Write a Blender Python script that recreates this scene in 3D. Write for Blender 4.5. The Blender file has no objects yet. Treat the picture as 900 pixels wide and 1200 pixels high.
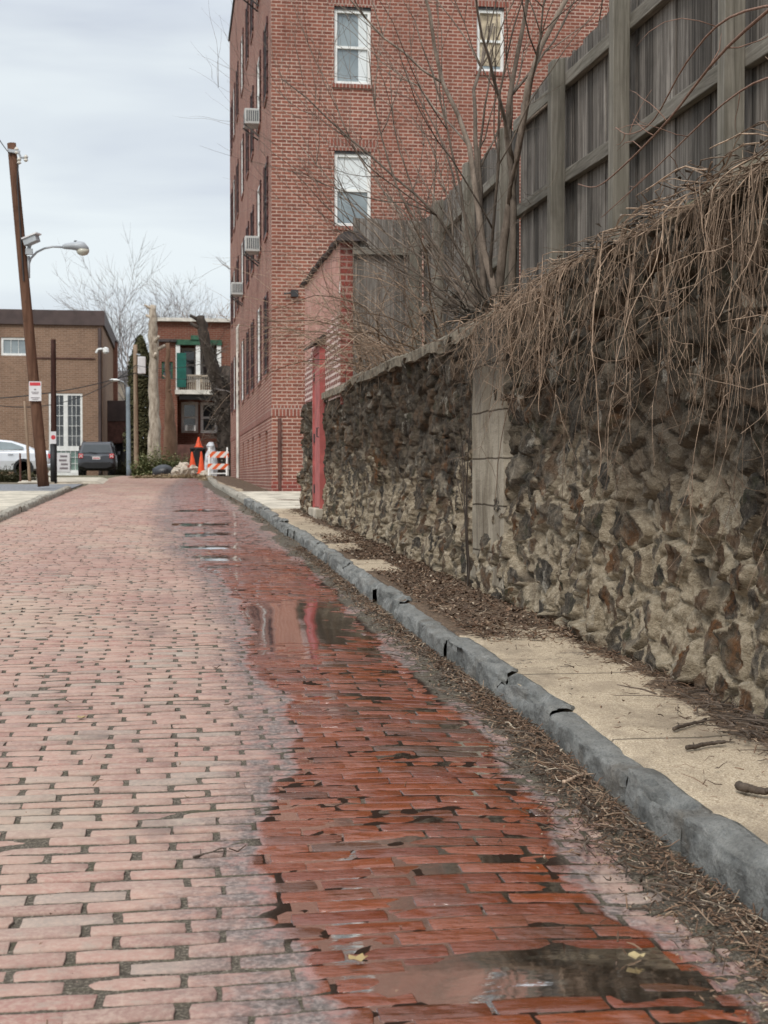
import bpy, math, random
import numpy as np
from mathutils import Vector, noise as mn

random.seed(7)
rng = np.random.default_rng(7)
SC = bpy.context.scene
COL = SC.collection

# ------------------------------------------------------------------ survey of the place
F = 1640.0                       # focal length in photo pixels (900 px wide photo)
EYE = 1.2
YAW = math.atan(246.5 / F)
PITCH = -math.atan(40 / F)
VX, VY = 203.5, 560.0            # vanishing point of the street


def g(y):
    """height of the street above its level under the camera"""
    y = max(y, -5.0)
    return .034 * y - .00022 * y * y if y < 77 else 1.3136


def gv(y):
    y = np.maximum(np.asarray(y, float), -5.0)
    return np.where(y < 77, .034 * y - .00022 * y * y, 1.3136)


def at(x, y, Y):
    """world point on the plane at distance Y seen at photo pixel x, y"""
    u, v = (x - 450) / F, (600 - y) / F
    c, s = math.cos(PITCH), math.sin(PITCH)
    d = (u, c - v * s, s + v * c)
    c, s = math.cos(YAW), math.sin(YAW)
    dx, dy, dz = d[0] * c + d[1] * s, -d[0] * s + d[1] * c, d[2]
    t = Y / dy
    return Vector((dx * t, Y, EYE + dz * t))


def px(x, Y):
    return at(x, VY, Y).x


def pz(y, Y, x=VX):
    return at(x, y, Y).z


def vnoise(x, y, seed=0):
    """vectorised 2-D value noise, about -1..1"""
    x = np.asarray(x, float); y = np.asarray(y, float)
    xi = np.floor(x).astype(np.int64); yi = np.floor(y).astype(np.int64)
    xf = x - xi; yf = y - yi
    u = xf * xf * (3 - 2 * xf); v = yf * yf * (3 - 2 * yf)

    def h(a, b):
        n = (a * 374761393 + b * 668265263 + seed * 974711) & 0x7fffffff
        n = ((n ^ (n >> 13)) * 1274126177) & 0x7fffffff
        n = (n ^ (n >> 16)) & 0xffff
        return n / 32767.5 - 1
    return (h(xi, yi) * (1 - u) + h(xi + 1, yi) * u) * (1 - v) + (h(xi, yi + 1) * (1 - u) + h(xi + 1, yi + 1) * u) * v


def fbm(x, y, seed=0, oct=4, gain=.5):
    a, s, r = 1.0, 0.0, 0
    for i in range(oct):
        r = r + a * vnoise(np.asarray(x) * 2 ** i, np.asarray(y) * 2 ** i, seed + i * 17)
        s += a
        a *= gain
    return r / s


def sstep(a, b, x):
    t = np.clip((np.asarray(x, float) - a) / (b - a), 0, 1)
    return t * t * (3 - 2 * t)


# ------------------------------------------------------------------ materials
class M:
    """a small node-material builder"""

    def __init__(s, name):
        s.m = bpy.data.materials.new(name)
        s.m.use_nodes = True
        s.t = s.m.node_tree
        s.t.nodes.clear()
        s.out = s.t.nodes.new('ShaderNodeOutputMaterial')

    def put(s, sock, v):
        if v is None:
            return
        if isinstance(v, bpy.types.NodeSocket):
            s.t.links.new(v, sock)
        elif sock.type == 'RGBA' and isinstance(v, (tuple, list)):
            sock.default_value = (*v[:3], 1)
        elif sock.type == 'RGBA':
            sock.default_value = (v, v, v, 1)
        else:
            sock.default_value = v

    def n(s, typ, props=None, **ins):
        n = s.t.nodes.new('ShaderNode' + typ)
        for k, v in (props or {}).items():
            setattr(n, k, v)
        for k, v in ins.items():
            s.put(n.inputs[k.replace('_', ' ')], v)
        return n

    def obj(s):
        return s.n('TexCoord').outputs['Object']

    def attr(s, name):
        return s.n('Attribute', {'attribute_name': name}).outputs['Fac']

    def noise(s, vec, scale, detail=4, rough=.55, dist=0):
        return s.n('TexNoise', Vector=vec, Scale=scale, Detail=detail, Roughness=rough, Distortion=dist).outputs['Fac']

    def voro(s, vec, scale, feature='F1', out='Distance'):
        return s.n('TexVoronoi', {'feature': feature}, Vector=vec, Scale=scale).outputs[out]

    def scale(s, vec, x, y, z):
        return s.n('Mapping', Vector=vec, Scale=(x, y, z)).outputs[0]

    def math(s, op, a, b=0.0, c=None, clamp=False):
        n = s.t.nodes.new('ShaderNodeMath'); n.operation = op; n.use_clamp = clamp
        s.put(n.inputs[0], a); s.put(n.inputs[1], b)
        if c is not None:
            s.put(n.inputs[2], c)
        return n.outputs[0]

    def ss(s, v, a, b, lo=0.0, hi=1.0):
        n = s.t.nodes.new('ShaderNodeMapRange'); n.interpolation_type = 'SMOOTHSTEP'
        s.put(n.inputs[0], v)
        for i, q in enumerate((a, b, lo, hi)):
            n.inputs[i + 1].default_value = q
        return n.outputs[0]

    def mix(s, f, a, b, mode='MIX'):
        n = s.t.nodes.new('ShaderNodeMix'); n.data_type = 'RGBA'; n.blend_type = mode
        s.put(n.inputs[0], f); s.put(n.inputs[6], a); s.put(n.inputs[7], b)
        return n.outputs[2]

    def ramp(s, f, *stops):
        n = s.t.nodes.new('ShaderNodeValToRGB')
        s.put(n.inputs[0], f)
        e = n.color_ramp.elements
        while len(e) < len(stops):
            e.new(.5)
        for q, (p, c) in zip(e, stops):
            q.position = p
            q.color = (*c, 1) if isinstance(c, tuple) else (c, c, c, 1)
        return n.outputs['Color']

    def bump(s, h, strength=.5, dist=.01, normal=None):
        n = s.n('Bump', Height=h, Strength=strength, Distance=dist)
        if normal is not None:
            s.put(n.inputs['Normal'], normal)
        return n.outputs[0]

    def bsdf(s, col, rough=.8, spec=.3, bump=None, metal=0.0, **kw):
        n = s.n('BsdfPrincipled', Base_Color=col, Roughness=rough, Metallic=metal)
        s.put(n.inputs['Specular IOR Level'], spec)
        if bump is not None:
            s.put(n.inputs['Normal'], bump)
        for k, v in kw.items():
            s.put(n.inputs[k.replace('_', ' ')], v)
        s.t.links.new(n.outputs[0], s.out.inputs[0])
        return s.m


def simple(name, col, rough=.7, var=.25, scale=6, spec=.3, metal=0.0, bump=.15):
    m = M(name)
    o = m.obj()
    a = m.noise(o, scale, 5)
    dark = tuple(c * (1 - var) for c in col); light = tuple(min(1, c * (1 + var)) for c in col)
    c = m.mix(m.ss(a, .3, .7), dark, light)
    b = m.bump(m.noise(o, scale * 8, 3), bump, .01) if bump else None
    return m.bsdf(c, rough, spec, b, metal)


def wall_uv(m):
    """metres along the wall and up, whichever way an upright wall faces"""
    o = m.n('SeparateXYZ', Vector=m.obj()).outputs
    nr = m.n('SeparateXYZ', Vector=m.n('NewGeometry').outputs['True Normal']).outputs
    side = m.math('GREATER_THAN', m.math('ABSOLUTE', nr[0]), .6)
    u = m.math('ADD', m.math('MULTIPLY', o[0], m.math('SUBTRACT', 1.0, side)), m.math('MULTIPLY', o[1], side))
    up = m.math('GREATER_THAN', m.math('ABSOLUTE', nr[2]), .6)
    v = m.math('ADD', o[2], m.math('MULTIPLY', o[1], up))
    return m.n('CombineXYZ', X=u, Y=v).outputs[0]


def brick(name, c1, c2, mortar, bw=.215, rh=.074, ms=.011, var=.35, stain=.25, extra=None, bias=0.0):
    m = M(name)
    uv = wall_uv(m)
    o = m.obj()
    wob = m.n('VectorMath', {'operation': 'SCALE'}, Vector=m.n('TexNoise', Vector=o, Scale=9.0, Detail=2.0).outputs['Color'], Scale=.006).outputs[0]
    uv = m.n('VectorMath', {'operation': 'ADD'})
    m.put(uv.inputs[0], wall_uv(m)); m.put(uv.inputs[1], wob)
    uv = uv.outputs[0]
    b = m.n('TexBrick', {'offset': .5}, Vector=uv, Color1=c1, Color2=c2, Mortar=mortar, Scale=1.0, Mortar_Size=ms,
            Mortar_Smooth=.15, Bias=bias, Brick_Width=bw, Row_Height=rh)
    big = m.ss(m.noise(o, .9, 5), .35, .7)
    col = m.mix(m.math('MULTIPLY', big, stain), b.outputs['Color'], tuple(c * .45 for c in c1))
    fine = m.noise(o, 30, 3)
    col = m.mix(m.ss(fine, .3, .75, 0, var), col, tuple(c * 1.5 for c in c1))
    drip = m.noise(m.scale(o, 2.2, 2.2, .22), 1.0, 5, .65)
    col = m.mix(m.ss(drip, .52, .70, 0, stain), col, tuple(c * .35 for c in c1))
    if extra:
        col = extra(m, o, uv, col, b)
    h = m.math('ADD', m.math('MULTIPLY', b.outputs['Fac'], -1.0), m.math('MULTIPLY', fine, .3))
    return m.bsdf(col, .85, .2, m.bump(h, .7, .012))


def mat_set():
    R = {}
    R['red_brick'] = brick('red_brick', (.27, .098, .066), (.135, .045, .034), (.50, .385, .315), ms=.0118, stain=.4)
    R['dark_brick'] = brick('soldier_brick', (.25, .085, .06), (.17, .055, .04), (.40, .32, .27), bw=.075, rh=.23)
    R['shaded_jamb'] = simple('shaded_jamb_brick', (.075, .032, .03), .85, .5, 9)
    R['tan_brick'] = brick('tan_brick', (.26, .16, .108), (.175, .105, .07), (.32, .25, .19), bw=.3, rh=.1, ms=.012)
    R['old_brick'] = brick('old_red_brick', (.20, .075, .048), (.14, .05, .035), (.24, .17, .13), bw=.26, rh=.09)

    def pinkwash(m, o, uv, col, b):
        z = m.n('SeparateXYZ', Vector=o).outputs[2]
        n = m.noise(m.scale(o, 1, .8, 1.2), 2.2, 5)
        lvl = m.math('ADD', z, m.math('MULTIPLY', m.math('SUBTRACT', n, .5), 1.0))
        y = m.n('SeparateXYZ', Vector=o).outputs[1]
        k = m.math('MULTIPLY', m.math('ADD', y, 2.0), .06)
        paint = m.ss(m.math('ADD', lvl, k), 2.55, 2.72)
        bare = m.mix(b.outputs['Fac'], (.20, .075, .06), (.60, .47, .42))
        pink = m.mix(m.ss(m.noise(o, 5, 4), .35, .7), (.43, .215, .17), (.52, .31, .255))
        flake = m.ss(m.math('ADD', m.noise(o, 1.6, 6), m.math('MULTIPLY', m.math('ADD', y, 1.7), -.22)), .66, .70)
        pink = m.mix(flake, pink, (.74, .66, .61))
        return m.mix(paint, bare, pink)
    R['pink_brick'] = brick('washed_pink_brick', (.30, .09, .065), (.2, .06, .05), (.5, .4, .34), extra=pinkwash, rh=.078, ms=.017)
    R['pier_brick'] = brick('dark_red_pier_brick', (.24, .06, .045), (.15, .04, .035), (.36, .24, .2), rh=.078)

    # ---- street bricks
    m = M('street_brick')
    o = m.obj()
    rnd, wet = m.attr('rnd'), m.attr('wet')
    wn = m.noise(m.scale(o, 5, 9, 5), 1.0, 6, .65)
    fine = m.noise(o, 60, 5, .7)
    speck = m.noise(o, 260, 2)
    w = m.math('ADD', wet, m.math('MULTIPLY', m.math('SUBTRACT', wn, .5), .55))
    wetk = m.ss(w, .52, .66)
    dampk = m.ss(w, .22, .5)
    silt = m.math('MULTIPLY', m.ss(w, .18, .42), m.math('SUBTRACT', 1.0, m.ss(w, .5, .66)))
    dry = m.ramp(rnd, (0.0, (.27, .165, .135)), (.25, (.34, .205, .165)), (.55, (.385, .24, .19)), (.8, (.31, .155, .125)), (.95, (.30, .25, .21)), (1.0, (.25, .20, .165)))
    dry = m.mix(m.ss(fine, .35, .7, 0, .75), dry, (.44, .325, .26))
    dry = m.mix(m.ss(m.noise(o, 7, 6, .65), .48, .72, 0, .65), dry, (.24, .135, .11))
    dry = m.mix(m.ss(m.noise(m.scale(o, 1, 1.6, 1), 13, 6, .7), .52, .68, 0, .6), dry, (.33, .27, .22))
    big = m.noise(m.scale(o, 1, .45, 1), 1.1, 5, .6)
    dry = m.mix(m.ss(big, .48, .68, 0, .45), dry, m.mix(.5, dry, (.22, .105, .095)))
    dry = m.mix(m.ss(big, .50, .30, 0, .5), dry, (.40, .31, .235))
    dry = m.mix(m.ss(m.noise(m.scale(o, 1, .5, 1), 2.3, 6, .7), .56, .70, 0, .55), dry, (.16, .11, .095))
    edge = m.attr('edge')
    dry = m.mix(m.math('MULTIPLY', edge, m.ss(fine, .15, .45)), dry, (.075, .05, .038))
    damp = m.mix(rnd, (.27, .12, .095), (.33, .165, .14))
    damp = m.mix(m.ss(fine, .4, .7, 0, .5), damp, (.34, .21, .18))
    siltc = m.mix(m.ss(fine, .4, .68), (.10, .08, .07), (.29, .225, .20))
    wetc = m.ramp(rnd, (0, (.13, .025, .007)), (.3, (.185, .040, .010)), (.6, (.205, .048, .013)), (.85, (.12, .030, .010)), (1, (.075, .034, .016)))
    wetc = m.mix(m.ss(m.noise(o, 4, 5), .5, .75, 0, .7), wetc, (.07, .032, .017))
    wetc = m.mix(m.ss(m.noise(m.scale(o, 1.5, 4, 1), 9, 5, .7), .56, .7, 0, .6), wetc, (.055, .028, .016))
    wetc = m.mix(m.math('MULTIPLY', edge, .8), wetc, (.028, .013, .008))
    c = m.mix(dampk, dry, damp)
    c = m.mix(m.math('MULTIPLY', silt, m.ss(m.noise(o, 16, 6, .7), .30, .58)), c, siltc)
    c = m.mix(wetk, c, wetc)
    c = m.mix(m.ss(speck, .68, .74, 0, .55), c, (.07, .05, .04))
    gloss = m.math('ADD', .10, m.ss(m.noise(m.scale(o, 1.2, 5, 1), 7, 5, .65), .42, .66, 0, .34))
    r = m.math('ADD', m.math('MULTIPLY', dampk, -.34), .88)
    r = m.math('ADD', r, m.math('MULTIPLY', m.math('SUBTRACT', fine, .5), .25))
    n_ = m.t.nodes.new('ShaderNodeMix'); m.put(n_.inputs[0], wetk); m.put(n_.inputs[2], r); m.put(n_.inputs[3], gloss)
    r = n_.outputs[0]
    hb = m.math('ADD', m.math('MULTIPLY', fine, 1.0), m.math('MULTIPLY', speck, .4))
    hb = m.math('MULTIPLY', hb, m.math('SUBTRACT', 1.0, m.math('MULTIPLY', wetk, .85)))
    hb = m.math('ADD', hb, m.math('MULTIPLY', m.math('MULTIPLY', wetk, m.noise(m.scale(o, 1.1, 7, 2), 6, 5, .6)), m.ss(m.noise(m.scale(o, .9, 1.4, 1), 2.6, 4), .40, .60, .6, 6.5)))
    nb = m.bump(hb, .6, .007)
    R['street_brick'] = m.bsdf(c, r, m.ss(wetk, 0, 1, .35, .62), nb)

    # ---- joints and gutter dirt
    m = M('street_bed')
    o = m.obj()
    wet = m.attr('wet')
    f = m.noise(o, 120, 4, .7)
    c = m.ramp(f, (.3, (.035, .027, .02)), (.47, (.085, .068, .05)), (.6, (.17, .14, .105)), (.72, (.40, .35, .29)))
    c = m.mix(m.ss(m.noise(o, 12, 4), .5, .7, 0, .6), c, (.075, .07, .035))
    c = m.mix(m.ss(wet, .4, .7), c, m.mix(f, (.014, .007, .004), (.042, .022, .013)))
    R['bed'] = m.bsdf(c, .9, m.ss(wet, .4, .8, .3, .08), m.bump(f, .8, .012))

    # ---- standing water: clear film that mirrors by Fresnel
    m = M('puddle_water')
    o = m.obj()
    b = m.bump(m.noise(m.scale(o, 3, 14, 3), 2.2, 4), .10, .008)
    gl = m.n('BsdfGlossy', Color=(1, 1, 1), Roughness=.03, Normal=b)
    tr = m.n('BsdfTransparent', Color=(.86, .78, .70))
    fr = m.n('Fresnel', IOR=1.33, Normal=b)
    mx = m.n('MixShader')
    m.put(mx.inputs[0], fr.outputs[0]); m.put(mx.inputs[1], tr.outputs[0]); m.put(mx.inputs[2], gl.outputs[0])
    m.t.links.new(mx.outputs[0], m.out.inputs[0])
    R['water'] = m.m

    # ---- rubble wall
    m = M('rubble_stone')
    o = m.obj()
    mo, rn, hi = m.attr('mortar'), m.attr('rnd'), m.attr('high')
    f1 = m.noise(o, 22, 6, .7)
    f2 = m.noise(o, 70, 5, .7)
    strk = m.noise(m.scale(o, 9, 9, 1.5), 1.0, 5, .65)
    stone = m.ramp(rn, (0, (.040, .037, .034)), (.22, (.085, .075, .062)), (.38, (.19, .145, .095)), (.52, (.06, .053, .045)), (.66, (.20, .105, .05)), (.80, (.25, .20, .145)), (.9, (.11, .098, .082)), (1, (.42, .35, .26)))
    stone = m.mix(m.ss(f1, .35, .7), m.mix(.5, stone, (.035, .029, .023)), m.mix(.35, stone, (.36, .295, .22)))
    rust = m.math('MULTIPLY', m.ss(m.noise(m.scale(o, 1, 1, .8), 3.2, 5, .65), .52, .66), m.ss(f1, .3, .6))
    stone = m.mix(m.math('MULTIPLY', rust, .85), stone, (.21, .085, .025))
    stone = m.mix(m.ss(f2, .62, .72, 0, .5), stone, (.33, .29, .23))
    stone = m.mix(m.ss(m.noise(o, 6, 5), .56, .68, 0, .65), stone, (.055, .06, .03))
    mort = m.mix(m.ss(f1, .3, .7), (.30, .235, .155), (.66, .55, .40))
    mort = m.mix(m.math('MULTIPLY', m.ss(strk, .5, .72), .6), mort, (.14, .11, .08))
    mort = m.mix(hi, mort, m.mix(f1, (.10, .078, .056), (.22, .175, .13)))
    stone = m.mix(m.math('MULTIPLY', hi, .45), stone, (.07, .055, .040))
    mk = m.ss(m.math('ADD', mo, m.math('MULTIPLY', m.math('SUBTRACT', m.noise(o, 13, 6, .75), .5), 1.3)), .38, .66)
    c = m.mix(mk, stone, mort)
    pale = m.math('MULTIPLY', m.ss(m.noise(m.scale(o, 7, 7, 2.2), 1.0, 6, .6), .60, .68), m.ss(f2, .3, .55))
    c = m.mix(m.math('MULTIPLY', pale, .75), c, (.50, .45, .37))
    f3 = m.noise(o, 170, 4, .7)
    c = m.mix(m.ss(f3, .45, .75, 0, .35), c, (.05, .042, .032))
    c = m.mix(m.ss(m.noise(m.scale(o, 1, 1, .7), 45, 5, .75), .60, .70, 0, .55), c, (.42, .37, .29))
    h = m.math('ADD', m.math('ADD', m.math('MULTIPLY', f1, 1.0), m.math('MULTIPLY', f2, .7)), m.math('MULTIPLY', f3, .3))
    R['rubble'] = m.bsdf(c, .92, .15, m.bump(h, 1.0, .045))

    m = M('pilaster_concrete')
    o = m.obj()
    st = m.noise(m.scale(o, 4, 5, 1.6), 1.0, 6, .65)
    z = m.n('SeparateXYZ', Vector=o).outputs[2]
    c = m.mix(m.ss(st, .35, .65), (.20, .165, .12), (.38, .33, .255))
    c = m.mix(m.ss(m.noise(m.scale(o, 14, 18, .8), 1.0, 5), .55, .7, 0, .6), c, (.13, .105, .078))
    row = m.math('FRACT', m.math('MULTIPLY', m.math('ADD', z, m.math('MULTIPLY', st, .03)), 3.1))
    jt = m.ss(row, .0, .045, .8, 0)
    c = m.mix(jt, c, (.08, .065, .05))
    dk = m.ss(m.math('ADD', z, m.math('MULTIPLY', m.math('SUBTRACT', st, .5), 1.6)), 1.1, 1.7)
    c = m.mix(m.math('MULTIPLY', dk, .9), c, (.085, .07, .055))
    c = m.mix(m.ss(m.noise(o, 40, 5, .7), .58, .7, 0, .6), c, (.12, .095, .07))
    R['pilaster'] = m.bsdf(c, .92, .15, m.bump(m.math('SUBTRACT', m.noise(o, 30, 6, .7), jt), .8, .02))

    # ---- kerb stone
    m = M('kerb_bluestone')
    o = m.obj()
    a = m.noise(m.scale(o, 1, .6, 1), 9, 6, .65)
    s2 = m.noise(m.scale(o, 40, 5, 12), 1.0, 4)
    c = m.ramp(a, (.30, (.085, .085, .079)), (.48, (.20, .20, .186)), (.66, (.34, .335, .31)))
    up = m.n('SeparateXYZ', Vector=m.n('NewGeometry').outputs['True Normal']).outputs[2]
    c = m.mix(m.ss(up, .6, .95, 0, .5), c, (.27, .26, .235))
    c = m.mix(m.ss(m.noise(m.scale(o, 3, 1, 3), 55, 5, .75), .56, .70, 0, .6), c, (.035, .036, .035))
    c = m.mix(m.ss(s2, .58, .7, 0, .5), c, (.24, .245, .235))
    c = m.mix(m.ss(m.noise(o, 3.5, 5), .55, .7, 0, .5), c, (.14, .11, .08))
    wv = m.n('VectorMath', {'operation': 'ADD'}); m.put(wv.inputs[0], m.scale(o, 1, .7, 1.2)); m.put(wv.inputs[1], m.n('VectorMath', {'operation': 'SCALE'}, Vector=m.n('TexNoise', Vector=o, Scale=14.0, Detail=4.0).outputs['Color'], Scale=.12).outputs[0])
    fac = m.voro(wv.outputs[0], 13)
    c = m.mix(m.ss(m.noise(m.scale(o, 6, 2, 22), 4, 6, .8), .57, .66, 0, .55), c, (.36, .355, .33))
    c = m.mix(m.ss(m.noise(o, 95, 4, .75), .45, .7, 0, .5), c, (.09, .09, .084))
    a = m.math('ADD', a, m.math('MULTIPLY', fac, 1.1))
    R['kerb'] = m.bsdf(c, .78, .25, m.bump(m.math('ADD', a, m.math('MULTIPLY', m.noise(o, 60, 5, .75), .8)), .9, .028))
    m = M('kerb_concrete')
    o = m.obj()
    c = m.ramp(m.noise(o, 12, 6, .65), (.3, (.16, .14, .11)), (.55, (.33, .30, .25)), (.75, (.45, .42, .36)))
    R['pale_kerb'] = m.bsdf(c, .9, .2, m.bump(m.noise(o, 30, 4), .6, .02))

    # ---- pavement
    m = M('pavement_aggregate')
    o = m.obj()
    y = m.n('SeparateXYZ', Vector=o).outputs[1]
    f = m.noise(o, 150, 3, .7)
    v = m.voro(o, 110)
    c = m.ramp(f, (.32, (.24, .175, .115)), (.5, (.46, .365, .255)), (.66, (.66, .56, .42)))
    c = m.mix(m.ss(m.noise(o, 38, 5, .75), .45, .7, 0, .55), c, (.30, .235, .165))
    c = m.mix(m.ss(v, .02, .3, .5, 0), c, (.26, .20, .14))
    c = m.mix(m.ss(m.noise(o, 4, 5, .6), .5, .72, 0, .6), c, (.27, .21, .15))
    c = m.mix(m.ss(m.noise(m.scale(o, 1, .6, 1), 2.6, 6, .7), .46, .66, 0, .6), c, (.20, .155, .11))
    c = m.mix(m.ss(m.noise(o, 70, 3, .7), .60, .68, 0, .7), c, (.10, .075, .055))
    dirt = m.attr('dirt')
    dn = m.math('ADD', dirt, m.math('MULTIPLY', m.math('SUBTRACT', m.noise(o, 9, 6, .75), .5), 1.3))
    c = m.mix(m.ss(dn, .42, .58), c, m.ramp(m.noise(o, 45, 6, .8), (.3, (.03, .02, .014)), (.5, (.10, .066, .043)), (.66, (.24, .17, .115)), (.75, (.38, .29, .21))))
    wv = m.n('VectorMath', {'operation': 'ADD'}); m.put(wv.inputs[0], m.scale(o, 1, .8, 1)); m.put(wv.inputs[1], m.n('VectorMath', {'operation': 'SCALE'}, Vector=m.n('TexNoise', Vector=o, Scale=3.0, Detail=6.0, Roughness=.7).outputs['Color'], Scale=.35).outputs[0])
    yj = m.math('ABSOLUTE', m.math('SUBTRACT', m.math('FRACT', m.math('ADD', m.math('MULTIPLY', y, .72), m.math('MULTIPLY', m.noise(o, 6, 3), .02))), .5))
    c = m.mix(m.ss(yj, .0, .012, .85, 0), c, (.05, .04, .03))
    crack = m.math('MULTIPLY', m.ss(m.voro(wv.outputs[0], .75, 'DISTANCE_TO_EDGE'), .0, .006, .7, 0), m.ss(m.noise(o, 2, 2), .45, .55))
    c = m.mix(crack, c, (.06, .05, .04))
    R['pavement'] = m.bsdf(c, .92, .2, m.bump(m.math('ADD', f, m.math('MULTIPLY', v, .6)), .5, .006))
    R['concrete'] = simple('pale_concrete', (.46, .41, .33), .9, .3, 3, .2, bump=.3)
    R['mortar'] = simple('wall_cap_mortar', (.22, .19, .145), .95, .5, 9, .15, bump=.8)

    m = M('earth')
    o = m.obj()
    f = m.noise(o, 25, 6, .7)
    c = m.ramp(f, (.3, (.07, .06, .04)), (.5, (.17, .14, .10)), (.7, (.30, .27, .22)))
    c = m.mix(m.ss(m.noise(o, .7, 5), .45, .6), c, m.mix(f, (.06, .065, .03), (.15, .14, .08)))
    R['earth'] = m.bsdf(c, .95, .1, m.bump(f, .8, .03))
    m = M('gravel')
    o = m.obj()
    f = m.noise(o, 18, 5, .8)
    R['gravel'] = m.bsdf(m.ramp(f, (.3, (.10, .105, .11)), (.5, (.22, .225, .235)), (.7, (.40, .40, .41))), .95, .1, m.bump(f, .8, .03))

    # ---- weathered timber (boards run upright; rails and posts share the look)
    def timber(name, cols, sx, sy, sz, green=0.0, lo=.5, hi=1.35):
        m = M(name)
        o = m.obj()
        rn = m.attr('rnd')
        off = m.n('VectorMath', {'operation': 'ADD'})
        m.put(off.inputs[0], m.scale(o, sx, sy, sz))
        m.put(off.inputs[1], m.n('CombineXYZ', X=m.math('MULTIPLY', rn, 37.0), Y=m.math('MULTIPLY', rn, 91.0)).outputs[0])
        gr = m.noise(off.outputs[0], 1.0, 6, .65, .6)
        blot = m.noise(o, 3, 5)
        c = m.ramp(gr, (.25, cols[0]), (.5, cols[1]), (.75, cols[2]))
        c = m.mix(m.ss(blot, .5, .75, 0, .55), c, cols[0])
        vary = m.math('ADD', m.math('MULTIPLY', rn, hi - lo), lo)
        hsv = m.n('HueSaturation', Value=vary, Color=c)
        c = hsv.outputs[0]
        if green:
            c = m.mix(m.ss(m.noise(o, 2.2, 5), .4, .65, 0, green), c, (.14, .14, .092))
        knot = m.ss(m.voro(m.scale(o, 4, 4, 1.4), 1.6), .03, .09, .75, 0)
        c = m.mix(knot, c, (.05, .04, .035))
        return m.bsdf(c, .9, .15, m.bump(gr, .7, .012))
    R['board'] = timber('grey_fence_board', ((.042, .036, .031), (.15, .132, .115), (.36, .325, .285)), 42, 42, 1.3)
    R['post'] = timber('green_fence_post', ((.085, .076, .06), (.20, .18, .148), (.34, .31, .265)), 30, 30, 1.1, .08, .75, 1.05)
    R['rail'] = timber('fence_rail', ((.085, .075, .062), (.19, .17, .142), (.33, .30, .26)), 26, 1.4, 26, .15, .8, 1.15)
    R['pole_wood'] = timber('pole_wood', ((.055, .028, .018), (.12, .062, .04), (.19, .105, .07)), 14, 14, .8, 0, .85, 1.15)
    R['dark_pole_wood'] = timber('dark_pole_wood', ((.02, .011, .009), (.05, .024, .019), (.09, .045, .035)), 14, 14, .8, 0, .85, 1.15)
    R['pale_pole_wood'] = timber('pale_pole_wood', ((.16, .11, .075), (.28, .20, .14), (.40, .31, .23)), 14, 14, .8, 0, .85, 1.15)

    # ---- bark, twigs, leaves
    def bark(name, a, b, sc=14):
        m = M(name)
        o = m.obj()
        f = m.noise(m.scale(o, 1, 1, .35), sc, 6, .7)
        rn = m.attr('rnd')
        c = m.ramp(f, (.3, a), (.7, b))
        c = m.n('HueSaturation', Value=m.math('ADD', m.math('MULTIPLY', rn, .9), .55), Color=c).outputs[0]
        return m.bsdf(c, .9, .15, m.bump(f, .8, .02))
    R['shrub_bark'] = bark('shrub_bark', (.075, .058, .045), (.25, .20, .16))
    R['vine'] = bark('dry_vine', (.10, .066, .045), (.46, .335, .24), 30)
    R['cane'] = bark('reddish_cane', (.16, .095, .07), (.32, .20, .15), 30)
    R['far_bark'] = bark('far_tree_bark', (.15, .132, .125), (.29, .26, .245), 3)
    R['pale_trunk'] = bark('pale_trunk_bark', (.15, .11, .08), (.60, .52, .42), 6)
    R['dark_trunk'] = bark('dark_trunk_bark', (.045, .036, .03), (.13, .105, .088), 6)
    R['brown_trunk'] = bark('brown_trunk_bark', (.12, .07, .045), (.27, .165, .11), 5)

    def leafy(name, *stops):
        m = M(name)
        c = m.ramp(m.attr('rnd'), *stops)
        return m.bsdf(c, .8, .25)
    R['litter'] = leafy('leaf_litter', (0, (.035, .024, .017)), (.4, (.10, .06, .038)), (.75, (.20, .12, .075)), (.95, (.30, .22, .15)), (1, (.50, .42, .32)))
    R['yellow_leaf'] = leafy('yellow_leaf', (0, (.30, .21, .09)), (1, (.38, .30, .16)))
    R['conifer'] = leafy('conifer_foliage', (0, (.030, .032, .014)), (.5, (.065, .062, .028)), (1, (.115, .105, .05)))
    R['weed'] = leafy('weed_leaf', (0, (.05, .07, .025)), (.5, (.12, .14, .05)), (1, (.30, .29, .15)))
    R['ivy'] = leafy('dead_ivy', (0, (.035, .03, .024)), (.5, (.09, .075, .058)), (1, (.17, .145, .12)))
    R['straw'] = leafy('dry_grass', (0, (.20, .14, .08)), (.5, (.36, .27, .16)), (1, (.5, .41, .28)))
    R['stick'] = bark('fallen_stick', (.06, .045, .035), (.17, .13, .10), 25)

    # ---- painted, metal, glass
    R['white'] = simple('white_paint', (.74, .74, .71), .5, .1, 4, .4, bump=.05)
    R['old_white'] = simple('old_white_paint', (.60, .57, .51), .7, .25, 4)
    R['green_paint'] = simple('green_trim_paint', (.035, .10, .06), .6, .3, 4)
    R['teal'] = simple('teal_shutter_paint', (.012, .10, .078), .6, .2, 3)
    R['red_door'] = simple('red_door_paint', (.36, .095, .085), .65, .22, 5, .3, bump=.1)
    R['slate'] = simple('dark_coping_tile', (.05, .04, .038), .7, .5, 8, .4, bump=.4)
    R['brown_metal'] = simple('brown_roof_band', (.068, .046, .042), .6, .2, 2, .4)
    R['dark_metal'] = simple('dark_metal', (.025, .023, .024), .5, .2, 4, .5)
    R['ac_metal'] = simple('aged_white_enamel', (.50, .50, .48), .5, .12, 5)
    R['vent_dark'] = simple('vent_grey', (.12, .125, .13), .6, .1, 5)
    R['grey_metal'] = simple('grey_lamp_metal', (.36, .38, .40), .45, .12, 5, .5, bump=.03)
    R['blue_metal'] = simple('blue_grey_pole_paint', (.19, .225, .25), .5, .15, 2, .5)
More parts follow.
